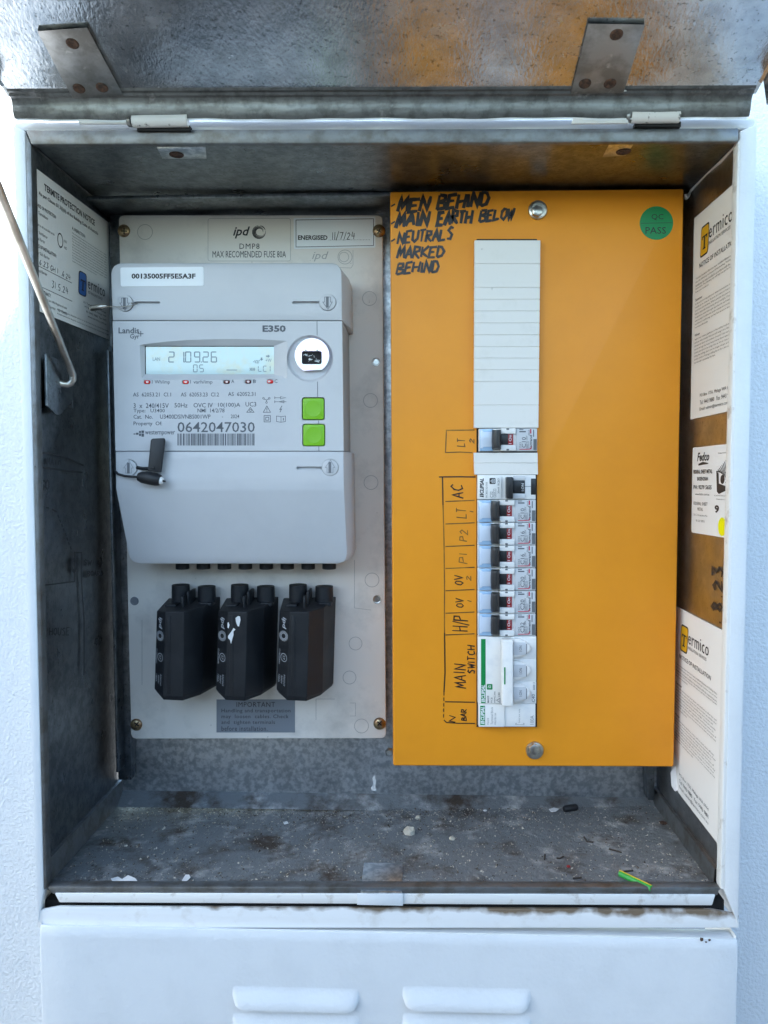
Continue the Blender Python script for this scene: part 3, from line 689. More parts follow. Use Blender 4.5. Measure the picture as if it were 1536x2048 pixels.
# maker's sticker
o, fn = sheet('maker_sticker', [rwpx(1386.6, 895.5), rwpx(1464, 887), rwpx(1458.5, 1077), rwpx(1384, 1064.7)], m='label', rnd=.03)
b = MB()
text(b, 'Fedco', (.14, .065, .47, .165), fn, bold=.03, shear=.25); b.stroke([(.18, .205), (.30, .19), (.45, .195)], [.02, .035, .01], fn)
text(b, 'FEDERAL SHEET METAL', (.04, .262, .56, .308), fn, bold=.025); text(b, 'BASSENDEAN', (.15, .345, .45, .388), fn, bold=.025)
text(b, 'PH: 9279 5655', (.05, .44, .55, .488), fn, bold=.025); text(b, 'www.fedco.com.au', (.10, .53, .49, .556), fn)
text(b, 'FEDERAL SHEET', (.06, .635, .45, .672), fn); text(b, 'METAL', (.17, .70, .33, .735), fn)
text(b, 'S.E.C. Acceptance No.', (.06, .775, .46, .802), fn); text(b, 'W.S.O. 07011', (.13, .84, .38, .865), fn)
text(b, '9', (.64, .655, .755, .745), fn, bold=.05); text(b, 'PROUDLY OWNED IN', (.70, .085, .94, .098), fn)
text(b, 'MADE IN WESTERN AUSTRALIA', (.62, .545, .985, .558), fn); text(b, 'ESTABLISHED IN 1961', (.68, .585, .94, .597), fn)
b.flat([(.66, .28), (.72, .31), (.735, .42), (.95, .455), (.98, .48), (.74, .535), (.69, .51)], fn); b.ring(.82, .375, .0, .05, fn)
for k in range(8):
    t = k/7; b.stroke([(.67+.22*t, .285-.115*t), (.78+.2*t, .30+.10*t)], .012, fn)
for k in range(4):
    b.stroke([(.89, .30+.035*k), (.98, .34+.035*k)], .012, fn)
b.build('lettering', M['ink'], o)
b = MB(); b.flat(circ(.84, .885, .10, 26, .10), fn); b.build('yellow_dot', M['yellow'], o)
b = MB()
fr = lambda x, y: rwpx(x, y, .0006)
hand(b, '8.23', (1424, 1132, 1444, 1225), fr, 3.4, rot=90, jit=.03); b.stroke([(1439, 1243), (1441, 1247)], 3, fr); b.build('pen_date', M['ink'], cab)
# termite notice on the left side sheet
q = [lwpx(62, 330), lwpx(216, 445), lwpx(219, 680), lwpx(66, 618)]
o, fn = sheet('termite_notice', q); o['label'] = 'white termite protection notice with blue logo, on the left side sheet'
b = logo(o, fn, (.54, .555, .92, .73), M['logo_b'], 'PEST MANAGEMENT SERVICES')
text(b, 'TERMITE PROTECTION NOTICE', (.13, .065, .78, .115), fn, bold=.03)
text(b, 'As per Clause B1.3(i)(ii) of the Building Code of Australia', (.07, .145, .83, .18), fn, bold=.015)
for s, u0, v0, u1, h in (('METHOD OF PROTECTION', 0, .24, .26, .026), ('Altis Termidoor', .0, .29, .17, .024), ('Applied to all accessible areas', 0, .38, .24, .022), ('Under Slab Barrier', 0, .43, .16, .022), ('External Barrier', 0, .475, .13, .022),
                         ('DATES OF INSTALLATION:', 0, .525, .26, .026), ('Under Slab Barrier', 0, .575, .18, .022), ('External Barrier', 0, .70, .15, .022), ('LIFE EXPECTANCY:', .0, .84, .19, .026), ('Life Expectancy as per NRA Registered Label', 0, .885, .38, .02),
                         ('Under Slab Barrier   10 YEARS', .02, .925, .38, .02), ('A. INSPECTION:', .45, .24, .64, .026)):
    if u1 > 0: text(b, s, (u0+.01, v0, u1, v0+h), fn, bold=.012 if s.isupper() else 0)
random.seed(3)
for k in range(11): text(b, ('The Australian standard for termite management requires regular', 'inspection of the building at intervals not exceeding twelve months', 'by a licensed pest manager and any garden beds built against walls')[k % 3], (.46, .285+.0215*k, .96 if k != 10 else .8, .285+.0215*k+.013), fn)
for k in range(4): text(b, ('25 Termico Way Malaga', 'PO Box 1756 Malaga WA', 'Ph 9443 9880  Fax 9443', 'www.termico.com.au')[k], (.60+.02*k, .775+.032*k, .94, .775+.032*k+.018), fn)
for k in range(2): text(b, 'Annual maintenance should be carried out on all treated areas by a licensed pest manager', (.26, .925+.03*k, .98, .94+.03*k), fn)
hand(b, '6.6.23 GH 10.6.24', (.02, .625, .43, .665), fn, .0045); hand(b, '31.5.24', (.2, .735, .40, .785), fn, .0045)
b.stroke([(.0, .68), (.45, .68)], .004, fn); b.stroke([(.0, .82), (.45, .82)], .004, fn); b.ring(.31, .405, .028, .034, fn, sq=1.6); text(b, 'NO', (.355, .38, .39, .40), fn); text(b, 'NO', (.355, .43, .39, .45), fn)
b.build('lettering', M['ink'], o)

# ================================================================== METER BOARD
plq = rounded([(237, 430), (765, 430), (772, 1477), (262, 1478)], 12)
mbd = thing('meter_board', P(510, 1478, PLATE), 'beige moulded mounting board behind the grey meter and black fuses', 'mounting board')
b = MB(); b.prism(plq, PLATE, PLATE+.007, .0008); mp = b.build('board', M['beige'], mbd)
fb = flush(PLATE-.00015)
for cx, cy, r in ((739, 597, 14), (741, 801, 14), (742, 965, 14), (744, 1160, 14), (711, 1287, 13), (699, 1355, 13), (723, 1452, 14), (290, 464, 15)):
    b = MB(); b.ring(cx, cy, r-.6, r+.5, fb); b.build('knockout_ring', M['beige_line'], mbd)
for pts in ([(709, 1120), (709, 1216), (742, 1220)], [(632, 1440), (632, 1398), (670, 1398)], [(700, 1432), (711, 1432), (711, 1406), (700, 1406)], [(284, 1240), (284, 1370)]):
    b = MB(); b.stroke(pts, .9, fb); b.build('moulded_line', M['beige_line'], mbd)
for cx, cy in ((752, 724), (269, 1202), (754, 1199)):
    b = MB(); c = P(cx, cy, PLATE); b.lathe(c, Vector((0, -1, 0)), [(.0034, .0001), (.0031, .0004), (.0024, .0003), (.0022, .00012), (.00005, .00011)], 22)
    b.build('screw_hole', M['zinc'] if cy < 800 or cx > 700 else M['groove'], mbd)
def screw(cx, cy, D, r, parent, m):
    c = P(cx, cy, D); b = MB()
    b.lathe(c, Vector((0, -1, 0)), [(r, .0001), (r, .0007), (r*.86, .0017), (r*.55, .0024), (r*.2, .0026), (.0001, .00265)], 28); s = b.build('screw', m, parent)
    b = MB(); a = random.uniform(0, 1.5); k = r*.46*F/D
    for t in (a, a+math.pi/2):
        dx, dy = math.cos(t)*k, math.sin(t)*k; nx_, ny_ = -math.sin(t)*k*.2, math.cos(t)*k*.2
        off = .00005 if t == a else 0
        b.prism([(cx+dx+nx_, cy+dy+ny_), (cx-dx+nx_, cy-dy+ny_), (cx-dx-nx_, cy-dy-ny_), (cx+dx-nx_, cy+dy-ny_)], D-.00275-off, D-.0015)
    b.build('drive_recess', M['black'], s)
for cx, cy in ((248, 462), (758, 462), (273, 1449), (759, 1447)): screw(cx, cy, PLATE, .0048, mbd, M['brass'])
# printed label on the board
b = MB(); b.flat(rounded(rect(416, 437, 581, 522), 5), flush(PLATE-.0001)); lb = b.build('rating_label', M['faintlabel'], mbd)
b = MB(); ol_ = rounded(rect(416, 437, 581, 522), 5); b.stroke(ol_+[ol_[0]], .9, flush(PLATE-.0002)); b.build('label_edge', M['beige_line'], lb)
fl_ = flush(PLATE-.00025)
def swirl(b, cx, cy, r, fn, wd=1.2):
    for k, (rr, a0, a1) in enumerate(((1, -.2, 4.6), (.86, .3, 5.2), (.72, .8, 5.9), (.58, 1.2, 6.3), (1.0, 4.9, 6.0))):
        pts = [(cx+(r*rr)*math.cos(a0+(a1-a0)*t/20)+r*.10*(1-rr)*4*.3, cy+(r*rr)*math.sin(a0+(a1-a0)*t/20)) for t in range(21)]
        b.stroke(pts, [wd*(.5+math.sin(math.pi*t/20)) for t in range(21)], fn)
b = MB(); text(b, 'ipd', (466, 453, 500, 477), fl_, bold=.02, shear=.3); swirl(b, 518, 464, 13, fl_)
text(b, 'DMP8', (479, 487, 519, 498), fl_, space=1.15); text(b, 'MAX RECOMENDED FUSE 80A', (425, 502, 572, 515), fl_); b.build('lettering', M['ink'], lb)
b = MB(); b.ring(690, 514, 13.5, 14.6, fb); b.ring(688, 514, 9, 10, fb); text(b, 'ipd', (624, 503, 657, 523), fb, shear=.3); b.stroke([(620, 533), (702, 536), (706, 530), (706, 500)], .8, fb)
b.build('raised_logo', M['beige_line'], mbd)
b = MB(); sq_ = [(587, 436), (751, 433), (751, 495), (588, 498)]; b.prism(rounded(sq_, 2), PLATE-.0003, PLATE); st = b.build('energised_sticker', M['label'], mbd)
fs_ = flush(PLATE-.00045); b = MB(); b.stroke([(592, 440), (747, 437.5), (747, 491), (592, 494), (592, 440)], 1.1, fs_)
text(b, 'ENERGISED', (596, 470.5, 655, 480), fs_, bold=.03)
for k in range(28): b.flat(circ(658+3*k, 480-.02*k, .65, 6), fs_)
hand(b, '11/7/24', (664, 464, 710, 479), fs_, 1.3, jit=.04); b.build('lettering', M['ink'], st)
b = MB(); b.prism(rect(433, 1399, 590, 1465), PLATE-.0003, PLATE); st = b.build('warning_label', M['greylabel'], mbd)
b = MB(); text(b, 'IMPORTANT', (473, 1404, 550, 1414), fs_, space=1.1)
for i, (s, x1) in enumerate((('Handling and transportation', 581), ('may  loosen  cables. Check', 577), ('and  tighten terminals', 550), ('before installation.', 535))):
    text(b, s, (443, 1417.5+11.6*i, x1, 1427+11.6*i), fs_, space=1.1)
b.build('lettering', M['ink'], st)
# black cable tubes under the meter
for k in range(8):
    b = MB(); c = P(365+41.9*k, 1128, .578); b.lathe(c, Vector((0, 0, -1)), [(.0052, -.006), (.0052, .0035), (.0046, .0038), (.004, .001), (.0001, .0008)], 20); b.build('cable_tube', M['fuse'], mbd)

# ================================================================== METER
mt = thing('electricity_meter', P(460, 1127, PLATE), 'pale grey three phase electricity meter with blue-green display and lime buttons', 'electricity meter')
BK = PLATE-.0003
def rows_body(rows, flare, topflare=0):
    """rows (y, D, xl, xr) down the front; sides run back to the board, flaring out"""
    v, f = [], []; n = len(rows)
    for y, D, a, c in rows:
        A_ = P(a, y, D); C_ = P(c, y, D)
        m = D+(BK-D)*.55
        v += [A_, C_, Vector((C_.x+flare, m, C_.z)), Vector((C_.x+flare, BK, C_.z)), Vector((A_.x-flare*.3, BK, A_.z)), Vector((A_.x-flare*.3, m, A_.z))]
    for i in range(n-1):
        for k in range(6): f.append((i*6+k, i*6+(k+1) % 6, (i+1)*6+(k+1) % 6, (i+1)*6+k))
    f.append(tuple(range(6))); f.append(tuple(range((n-1)*6, n*6)))
    return v, f
b = MB(); v, f = rows_body([(526, METER+.001, 244, 664), (528, METER+.0003, 235, 672), (532, METER, 228, 677), (538, METER, 224, 681), (547, METER, 222, 683), (640.6, METER, 225, 684)], .0036)
b.add(v, f, .0006); up = b.build('upper_cover', M['meter'], mt)
c = MB()
c.prism(rounded(rect(266, 601.5, 318, 608), 3), METER-.002, METER+.003); c.prism(rounded(rect(584, 601, 640, 607.5), 3), METER-.002, METER+.003)
for cx, cy in ((249, 606), (655, 604)): c.prism(circ(cx, cy, 17.2), METER-.002, METER+.0018)
cut(up, c)
b = MB(); v, f = rows_body([(903.2, METER, 231, 687), (976, METER, 232, 688), (984, METER+.0006, 233, 688.4), (1085, METER+.0135, 253, 693), (1108, METER+.0166, 257, 694), (1118, METER+.018, 261, 692), (1124, METER+.0188, 268, 687), (1127.5, METER+.0195, 280, 676)], .0036)
b.add(v, f, .0006); lc = b.build('terminal_cover', M['meter'], mt)
c = MB(); c.prism(rounded(rect(592, 933, 645, 939.5), 3), METER-.002, METER+.003)
for cx, cy in ((257, 936), (660, 935)): c.prism(circ(cx, cy, 17.2), METER-.002, METER+.0018)
cut(lc, c)
def cap(cx, cy, parent, upw):
    b = MB(); b.prism(circ(cx, cy, 16.4), METER+.0001, METER+.0015, .0002); s = b.build('sealing_screw', M['meter'], parent)
    fa = flush(METER-.00012); b = MB(); b.flat(rect(cx-3, cy-11, cx+2.4, cy+11), fa); b.build('slot', M['groove'], s)
    sg = 1 if upw else -1; b = MB()
    pts = [(cx-6, cy), (cx-6, cy+10*sg), (cx+6, cy+10*sg), (cx+6, cy), (cx+9.5, cy), (cx+1, cy-15*sg), (cx-9.5, cy), (cx-6, cy)]
    b.stroke(pts, .9, flush(METER-.00005)); b.build('arrow_mark', M['greyink'] if not upw else M['midink'], s)
cap(249, 606, up, False); cap(655, 604, up, False); cap(257, 936, lc, True); cap(660, 935, lc, True)
# fascia with openings
BZ = [(279, 690), (300, 687), (330, 683.5), (375, 680), (420, 678.6), (470, 678), (520, 678.6), (574, 682)]
BZb = [(574, 757), (520, 758.5), (470, 760), (430, 760), (375, 760), (330, 759.5), (300, 758.5), (283, 757)]
port = circ(620, 717, 46.5, 48); D1 = METER+.005
holes = [BZ+BZb, port, rounded(rect(603.3, 794.3, 649.6, 840.6), 6), rounded(rect(604.4, 847.4, 650.6, 893), 6)]
leds = [(294, 764), (371, 764), (453, 763.6), (496, 763.2), (540, 763)]
holes += [rounded(rect(x-7, y-4.5, x+7, y+4.5), 4.4) for x, y in leds]
b = MB(); holes_prism(b, [(225.2, 642.4), (684, 642.4), (687, 901.6), (231, 901.6)], holes, METER, D1); fa_ = b.build('fascia', M['meter'], mt)
b = MB(); v, f = rows_body([(642.4, D1+.0003, 226, 684), (901.6, D1+.0003, 232, 687)], .001); b.add(v, f); b.build('case', M['meter_dark'], mt)
# display bezel: sloping sides down to the glass
inn = [(290+258*k/7, 692) for k in range(8)]+[(548-258*k/7, 748.5) for k in range(8)]
b = MB(); o_ = BZ+BZb; b.loft([[P(x, y, METER) for x, y in o_], [P(x, y, METER+.0034) for x, y in inn]], cap=False); bz = b.build('display_bezel', M['meter'], mt)
b = MB(); b.stroke([(291, 748.5), (290.6, 692.6), (548, 692.6)], 1.6, flush(METER+.0033)); b.build('display_gasket', M['black'], mt)  # black line along the left and top edges of the glass
b = MB(); b.prism(rect(289, 691, 549, 749.5), METER+.00345, METER+.0044); lcd = b.build('display', M['lcd'], mt)
b = MB(); fd = flush(METER+.0033); SEG = {'0': 'abcdef', '1': 'bc', '2': 'abged', '5': 'afgcd', '6': 'afgedc', '9': 'abfgcd', 'L': 'fed', 'C': 'afed'}
def seg(ch, x, y, w_, h, t):
    g_ = .5
    S = {'a': rect(x+g_+t*.5, y, x+w_-g_-t*.5, y+t), 'd': rect(x+g_+t*.5, y+h-t, x+w_-g_-t*.5, y+h), 'g': rect(x+g_+t*.5, y+h/2-t/2, x+w_-g_-t*.5, y+h/2+t/2), 'f': rect(x, y+g_+t*.3, x+t, y+h/2-g_), 'b': rect(x+w_-t, y+g_+t*.3, x+w_, y+h/2-g_),
         'e': rect(x, y+h/2+g_, x+t, y+h-g_-t*.3), 'c': rect(x+w_-t, y+h/2+g_, x+w_, y+h-g_-t*.3)}
    for c in SEG[ch]: b.flat(S[c], fd)
for ch, x in (('2', 336.5), ('1', 356), ('0', 370), ('9', 388), ('2', 405), ('6', 421.5)): seg(ch, x, 703, 12.5, 22, 2)
for x in (370-1.5, 403): b.flat(rect(x-1.2, 723, x+.9, 725), fd)
for ch, x in (('0', 386), ('5', 398.5)): seg(ch, x, 729, 9, 15.5, 1.6)
for ch, x in (('L', 516), ('C', 526), ('1', 533)): seg(ch, x, 731.5, 8, 12, 1.3)
text(b, 'LAN', (305.5, 714.5, 320, 721.5), fd); text(b, '-var', (506, 720, 520, 727), fd); text(b, '+W', (531, 717.5, 543, 724), fd)
for k in range(4): b.flat([(499+2.8*k, 735.5), (500.6+2.8*k, 735.5), (502+2.8*k, 738.5), (500.6+2.8*k, 741.5), (499+2.8*k, 741.5), (500.4+2.8*k, 738.5)], fd)
b.flat(rect(453, 739.3, 474, 740.8), fd)
b.flat([(532, 711), (536, 711), (536, 709), (540, 712.3), (536, 715.6), (536, 713.6), (532, 713.6)], fd); b.flat([(521.5, 715), (524.5, 715), (524.5, 718), (526.5, 718), (523, 721.5), (519.5, 718), (521.5, 718)], fd)
b.build('digits', M['lcdink'], lcd)
# optical port
b = MB(); b.loft([[P(x, y, METER) for x, y in port], [P(x+(620-x)*.1, y+(717-y)*.1, METER+.0028) for x, y in port]], cap=False); b.flat([(x+(620-x)*.09, y+(717-y)*.09) for x, y in port], flush(METER+.0027)); pt = b.build('port_recess', M['meter'], mt)
dd = [(624+34.5*math.cos(a), 711+34.5*math.sin(a)) for a in [math.radians(d) for d in range(118, 424, 9)]]
b = MB(); holes_prism(b, dd, [rounded(rect(603.5, 702, 643.5, 728.5), 5)], METER-.0012, METER+.0026); b.build('magnet_disc', M['irid'], pt)
b = MB(); b.prism(rect(602, 699, 645, 730), METER+.0004, METER+.0024); b.build('port_window', M['black'], pt)
b = MB()
for x in (611, 634): b.lathe(P(x, 701, METER-.0013), Vector((0, -1, 0)), [(.0009, 0), (.0008, .0004), (.00005, .0006)], 12)
for k in range(16):
    x, y = random.uniform(608, 640), random.uniform(708, 725); b.stroke([(x, y), (x+random.uniform(-4, 4), y+random.uniform(-3, 3)), (x+random.uniform(-5, 5), y+random.uniform(-4, 4))], .7, flush(METER+.0002))
b.build('port_lens', M['zinc'], pt)
for x, y in ((626.5, 817.5), (627.5, 870.2)):
    b = MB(); b.prism(rounded(rect(x-21.3, y-21.3, x+21.3, y+21.3), 5), METER-.0002, METER+.004, .0006); bt = b.build('button', M['button'], mt)
    b = MB(); b.lathe(P(x, y, METER-.00021), Vector((0, -1, 0)), [(.0058, 0), (.0056, .00012), (.0050, .00005), (.0001, .00002)], 36); b.build('button_dimple', M['button'], bt)
for i, (x, y) in enumerate(leds):
    b = MB(); b.prism(rounded(rect(x-6.2, y-3.8, x+6.2, y+3.8), 3.7), METER+.0006, METER+.003, .0003); ld = b.build('indicator_lens', M['leddark'] if i in (2, 3) else M['ledred'], mt)
    b = MB(); b.flat(circ(x+(.5 if i < 4 else -2), y, 2.6, 12, 2.2), flush(METER+.00045)); b.build('lens_core', M['ledwhite'], ld)
b = MB(); fg = flush(METER-.00006)
for y0, y1, x0 in ((642.5, 671, 634), (763, 794, 635), (841, 847.4, 637), (893, 901.6, 637.5)): b.stroke([(x0, y0), (x0+.3, y1)], 1.4, fg)
b.build('seam_line', M['groove'], mt)
b = MB(); b.prism(rect(228, 640.2, 683, 642.8), METER+.0012, METER+.01); b.prism(rect(233, 901.2, 686, 903.6), METER+.0012, METER+.01); b.build('seam_gap', M['groove'], mt)
# serial sticker and print
b = MB(); b.prism(rounded([(240.5, 535), (407, 533.5), (407.5, 571.5), (241.5, 573)], 4), METER-.0003, METER); st = b.build('serial_sticker', M['label'], up)
b = MB(); text(b, '00135005FF5E5A3F', (263, 547, 391, 557.5), flush(METER-.00045), bold=.035); b.build('lettering', M['ink'], st)
fp = flush(METER-.00012); b = MB()
for s, x0, y0, x1, y1, bo in (('Landis', 237, 655, 278.5, 667, .02), ('Gyr', 260, 668, 279, 680, .02), ('E350', 525, 650.5, 571.5, 664, .04),
    ('1 Wh/imp', 304, 760, 340, 769.5, 0), ('1 varh/imp', 380.5, 760, 425, 769.5, 0), ('A', 462.5, 759, 468.5, 766, .01), ('B', 506, 759, 512, 766, .01), ('C', 549, 758.5, 555, 766, .01),
    ('AS  62053.21  CI.1', 266, 785, 342, 793, .004), ('AS  62053.23  CI.2', 361.5, 785, 438, 793, .004), ('AS  62052.31', 456, 784, 511, 792, .004),
    ('3  x  240/415V', 267, 806.5, 337.5, 816, .004), ('50Hz', 349, 806, 375, 815, .004), ('OVC IV', 387, 806, 425.5, 815, .004), ('10(100)A', 436, 805.5, 480.5, 816, .004), ('UC3', 491, 804, 512.5, 813, .004),
    ('Type:   U3400', 267, 817.5, 329.5, 827, .004), ('NMI  14/2/78', 395, 817, 449, 825, .004), ('Cat.  No.', 267, 829.5, 305.5, 837.5, .004), ('U3400DSIVNBS001WP', 320, 829, 421, 837.5, .004), ('-      2024', 444, 829, 478.5, 836.5, .004),
    ('Property  Of:', 267, 843, 324, 853, .004), ('westernpower', 290, 861, 350, 872, .006), ('0642047030', 355, 844, 509.5, 864.5, .006)):
    text(b, s, (x0, y0, x1, y1), fp, bold=bo)
b.stroke([(276, 667.5), (287, 667.5)], 1.7, fp); b.stroke([(281.5, 662), (281.5, 673)], 1.7, fp)
for x0, y0, x1, y1 in ((267, 867, 271, 869), (272, 865.5, 277, 869.5), (278, 862, 282, 866), (278, 867, 282, 872), (283, 861, 288, 866), (283, 867, 288, 873.5)): b.flat(rect(x0, y0, x1, y1), fp)
x = 355.0; random.seed(11)
while x < 509:
    w_ = random.choice((.9, 1.2, 1.2, 2.2, 2.6)); b.flat(rect(x, 867, min(x+w_, 510), 891), fp); x += w_+random.choice((1.0, 1.0, 1.4, 2.2))
# symbols
for p in ((527, 796.5), (538.5, 796.5), (533, 805)):
    b.ring(*p, 1.3, 2.2, fp, 14)
for p in ((528, 798), (537.5, 798), (533, 803)): b.stroke([p, (533, 800)], 1, fp)
for y, s in ((795.5, 1), (803.5, -1)):
    b.stroke([(549.5, y), (561 if s > 0 else 573, y)], .9, fp); b.stroke([(549.5, y-2.5), (549.5, y+2.5)], 1, fp)
    xs = (561, 572) if s > 0 else (568, 557); b.stroke([(xs[0], y-2.3), (xs[1], y), (xs[0], y+2.3), (xs[0], y-2.3)], .9, fp)
def tri(x0, x1, y0, y1): b.stroke([((x0+x1)/2, y0), (x1, y1), (x0, y1), ((x0+x1)/2, y0)], 1.1, fp)
tri(526.5, 541, 812, 824.5); b.flat(rect(533.2, 816, 534.4, 821), fp); b.flat(rect(533.2, 822, 534.4, 823.2), fp)
b.stroke([(564, 811.5), (559.5, 819), (563, 818), (560, 824.5)], 1.3, fp)
for r in (6.3, 3): b.stroke([(534.5-r, 837.5-r), (534.5+r, 837.5-r), (534.5+r, 837.5+r), (534.5-r, 837.5+r), (534.5-r, 837.5-r)], 1.1, fp)
b.stroke([(553, 832), (562, 833.5), (571, 832), (571, 843), (562, 844.5), (553, 843), (553, 832)], 1, fp); b.stroke([(562, 833.5), (562, 844)], .9, fp); b.flat(rect(566, 836, 567.6, 841), fp)
tri(493.5, 508, 815, 824.5); b.ring(501, 821, 1.6, 2.6, fp, 12)
b.build('lettering', M['greyink'], fa_)

# seals hanging on the meter
sl_ = thing('wire_seal', P(195, 614, .535), 'thin twisted wire seal with crimped grey ferrule at the upper cover', 'seal')
b = MB(); b.tube([P(262, 606, .5395), P(275, 607, .538), P(268, 611, .5375), P(240, 614, .537), P(214, 613, .5365)], .00035, 8); b.build('wire', M['rod'], sl_)
b = MB(); b.tube([P(180, 618, .5365), P(183, 616.5, .5365), P(205, 613.5, .5365), P(214, 612.5, .5365)], [.0012, .0019, .0019, .0010], 12); b.build('ferrule', M['rod'], sl_)
bs = thing('cable_seal', P(300, 960, .532), 'black plastic cable seal with white tip hanging across the terminal cover', 'seal')
b = MB(); b.prism(rounded([(304, 877), (327, 876), (329, 880), (321, 945), (295, 942), (301, 880)], [2, 2, 2, 2, 2, 2]), METER-.0065, METER-.0035, .0005); b.build('tag', M['rubber'], bs)
b = MB(); b.tube([P(274, 935, METER-.0002), P(285, 937, METER-.002), P(296, 937, METER-.005), P(310, 936, METER-.006)], .0012, 10)
b.tube([P(231, 943, METER-.0008), P(236, 948, METER-.002), P(250, 952, METER-.003), P(266, 953.5, METER-.0045), P(280, 954, METER-.0055)], .00085, 10); b.build('cable', M['rubber'], bs)
b = MB(); b.tube([P(275, 953, METER-.006), P(277, 953.4, METER-.006), P(284, 954.5, METER-.0063), P(298, 956, METER-.0065), P(312, 959, METER-.0065), P(319, 960.5, METER-.0065), P(321, 961, METER-.0065)], [.0012, .003, .0041, .0046, .0045, .0040, .0036], 20); b.build('barrel', M['rubber'], bs)
b = MB(); b.tube([P(320, 960.8, METER-.0068), P(322, 961.3, METER-.007), P(326, 962, METER-.007)], [.0028, .0028, .002], 16); b.build('tip', M['whitepl'], bs)
b = MB(); b.tube([P(325, 961.5, METER-.0074), P(331, 963, METER-.0074)], [.0008, .0006], 8); b.build('cable_end', M['rubber'], bs)

# ================================================================== FUSES
def fuse_proto():
    t = thing('fuse_holder', P(615, 1390, PLATE), '', 'fuse holder', 'black service fuse holders under the meter')
    A_ = [(559, 1222, .556), (580, 1223.5, FUSE), (618, 1223.5, FUSE), (648, 1215, .565), (672, 1193, PLATE-.0005), (567, 1196, PLATE-.0005)]
    B2 = [(553, 1378, .556), (573.5, 1392, FUSE), (613.5, 1394, FUSE), (645, 1383, .566), (667, 1366, PLATE-.0005), (561, 1366, PLATE-.0005)]
    C2 = [(558, 1386, .5575), (574, 1401, FUSE+.0012), (613, 1402.5, FUSE+.0012), (641, 1391, .567), (664, 1372, PLATE-.0005), (563, 1372, PLATE-.0005)]
    b = MB(); b.loft([[P(*p) for p in A_], [P(*p) for p in B2], [P(*p) for p in C2]], .0006); b.build('body', M['fuse'], t, smooth=False)
    b = MB()   # moulded ribs: front panel step and top ledges
    b.prism(rounded(rect(582, 1231, 590, 1390), 1), FUSE-.0004, FUSE+.002, .0002)
    zt_ = P(600, 1212, .57).z
    b.box(P(575, 1205, .575).x, P(597, 1205, .575).x, .566, .586, zt_-.001, zt_+.0016, .0004); b.box(P(637, 1205, .575).x, P(662, 1205, .575).x, .574, .588, zt_-.001, zt_+.0018, .0004)
    b.box(P(609, 1205, .57).x, P(613.5, 1205, .57).x, .562, .569, zt_-.002, zt_+.0085, .0004); b.box(P(614, 1205, .575).x, P(619, 1205, .575).x, .572, .590, zt_-.002, zt_+.0105, .0004)
    b.build('ribs', M['fuse'], t)
    for cx, ytop in ((596, 1169), (648.5, 1172)):
        c = P(cx, ytop, .584); h = c.z-P(cx, 1198, .584).z; b = MB()
        b.lathe(Vector((c.x, .584, c.z)), Vector((0, 0, -1)), [(.0060, 0), (.0067, 0), (.0070, h+.001), (.0070, h+.002)], 28); tb = b.build('cable_boot', M['fuse'], t)
        b = MB(); b.lathe(Vector((c.x, .584, c.z+.0001)), Vector((0, 0, 1)), [(.0059, 0), (.0001, .00005)], 24); b.build('boot_opening', M['fuse_in'], tb)
    q = bil([P(*A_[0]), P(*A_[1]), P(*B2[1]), P(*B2[0])]); fn = lambda u, v: q(u, v, .0004)
    b = MB(); text(b, 'ipd', (.28, .07, .74, .215), fn, rot=-90, bold=.02, shear=.25)
    for r0, r1 in ((.20, .25), (.29, .33), (.37, .40)): b.ring(.52-.0, .30, r0, r1, fn, sq=.155)
    b.ring(.62, .56, .26, .30, fn, sq=.17); text(b, 'S7', (.52, .535, .72, .585), fn, rot=-90)
    text(b, 'ST100/2ABW5', (.14, .47, .26, .66), fn, rot=-90); text(b, 'AS60269', (.68, .76, .82, .90), fn, rot=-90); text(b, '500V', (.42, .79, .56, .89), fn, rot=-90); text(b, '100A', (.16, .79, .30, .89), fn, rot=-90)
    b.build('lettering', M['fuseprint'], t); return t
fz = fuse_proto()
def dup(root, off):
    r = root.copy(); COL.objects.link(r); r.location = root.location+off
    for ch in root.children:
        c = ch.copy(); COL.objects.link(c); c.parent = r
        for g_ in ch.children:
            d = g_.copy(); COL.objects.link(d); d.parent = c
    return r
f1 = dup(fz, P(313.5, 1222, .556)-P(559, 1222, .556)); f2_ = dup(fz, P(437, 1222, .556)-P(559, 1222, .556))
f1['label'] = 'black fuse holder farthest from the orange panel, its front scratched but unmarked'; f2_['label'] = 'black fuse holder with torn white sticker scraps on its front'; fz['label'] = 'black fuse holder nearest the orange panel, white lettering crisp and clean'
b = MB(); ff = flush(FUSE-.0006)
for poly in ([(471, 1236), (476, 1232), (480, 1233), (481, 1240), (478, 1253), (475, 1252), (472, 1244)], [(455, 1246), (457, 1244), (459, 1250), (457, 1257), (455, 1255)], [(456, 1272), (462, 1264), (467, 1256), (471, 1259), (467, 1263), (467, 1270), (464, 1280), (462, 1288), (460, 1280), (456, 1276)]): b.flat(poly, ff)
o = b.build('sticker_scrap', M['flake']); o.data.transform(Matrix.Translation(-f2_.location)); o.parent = f2_

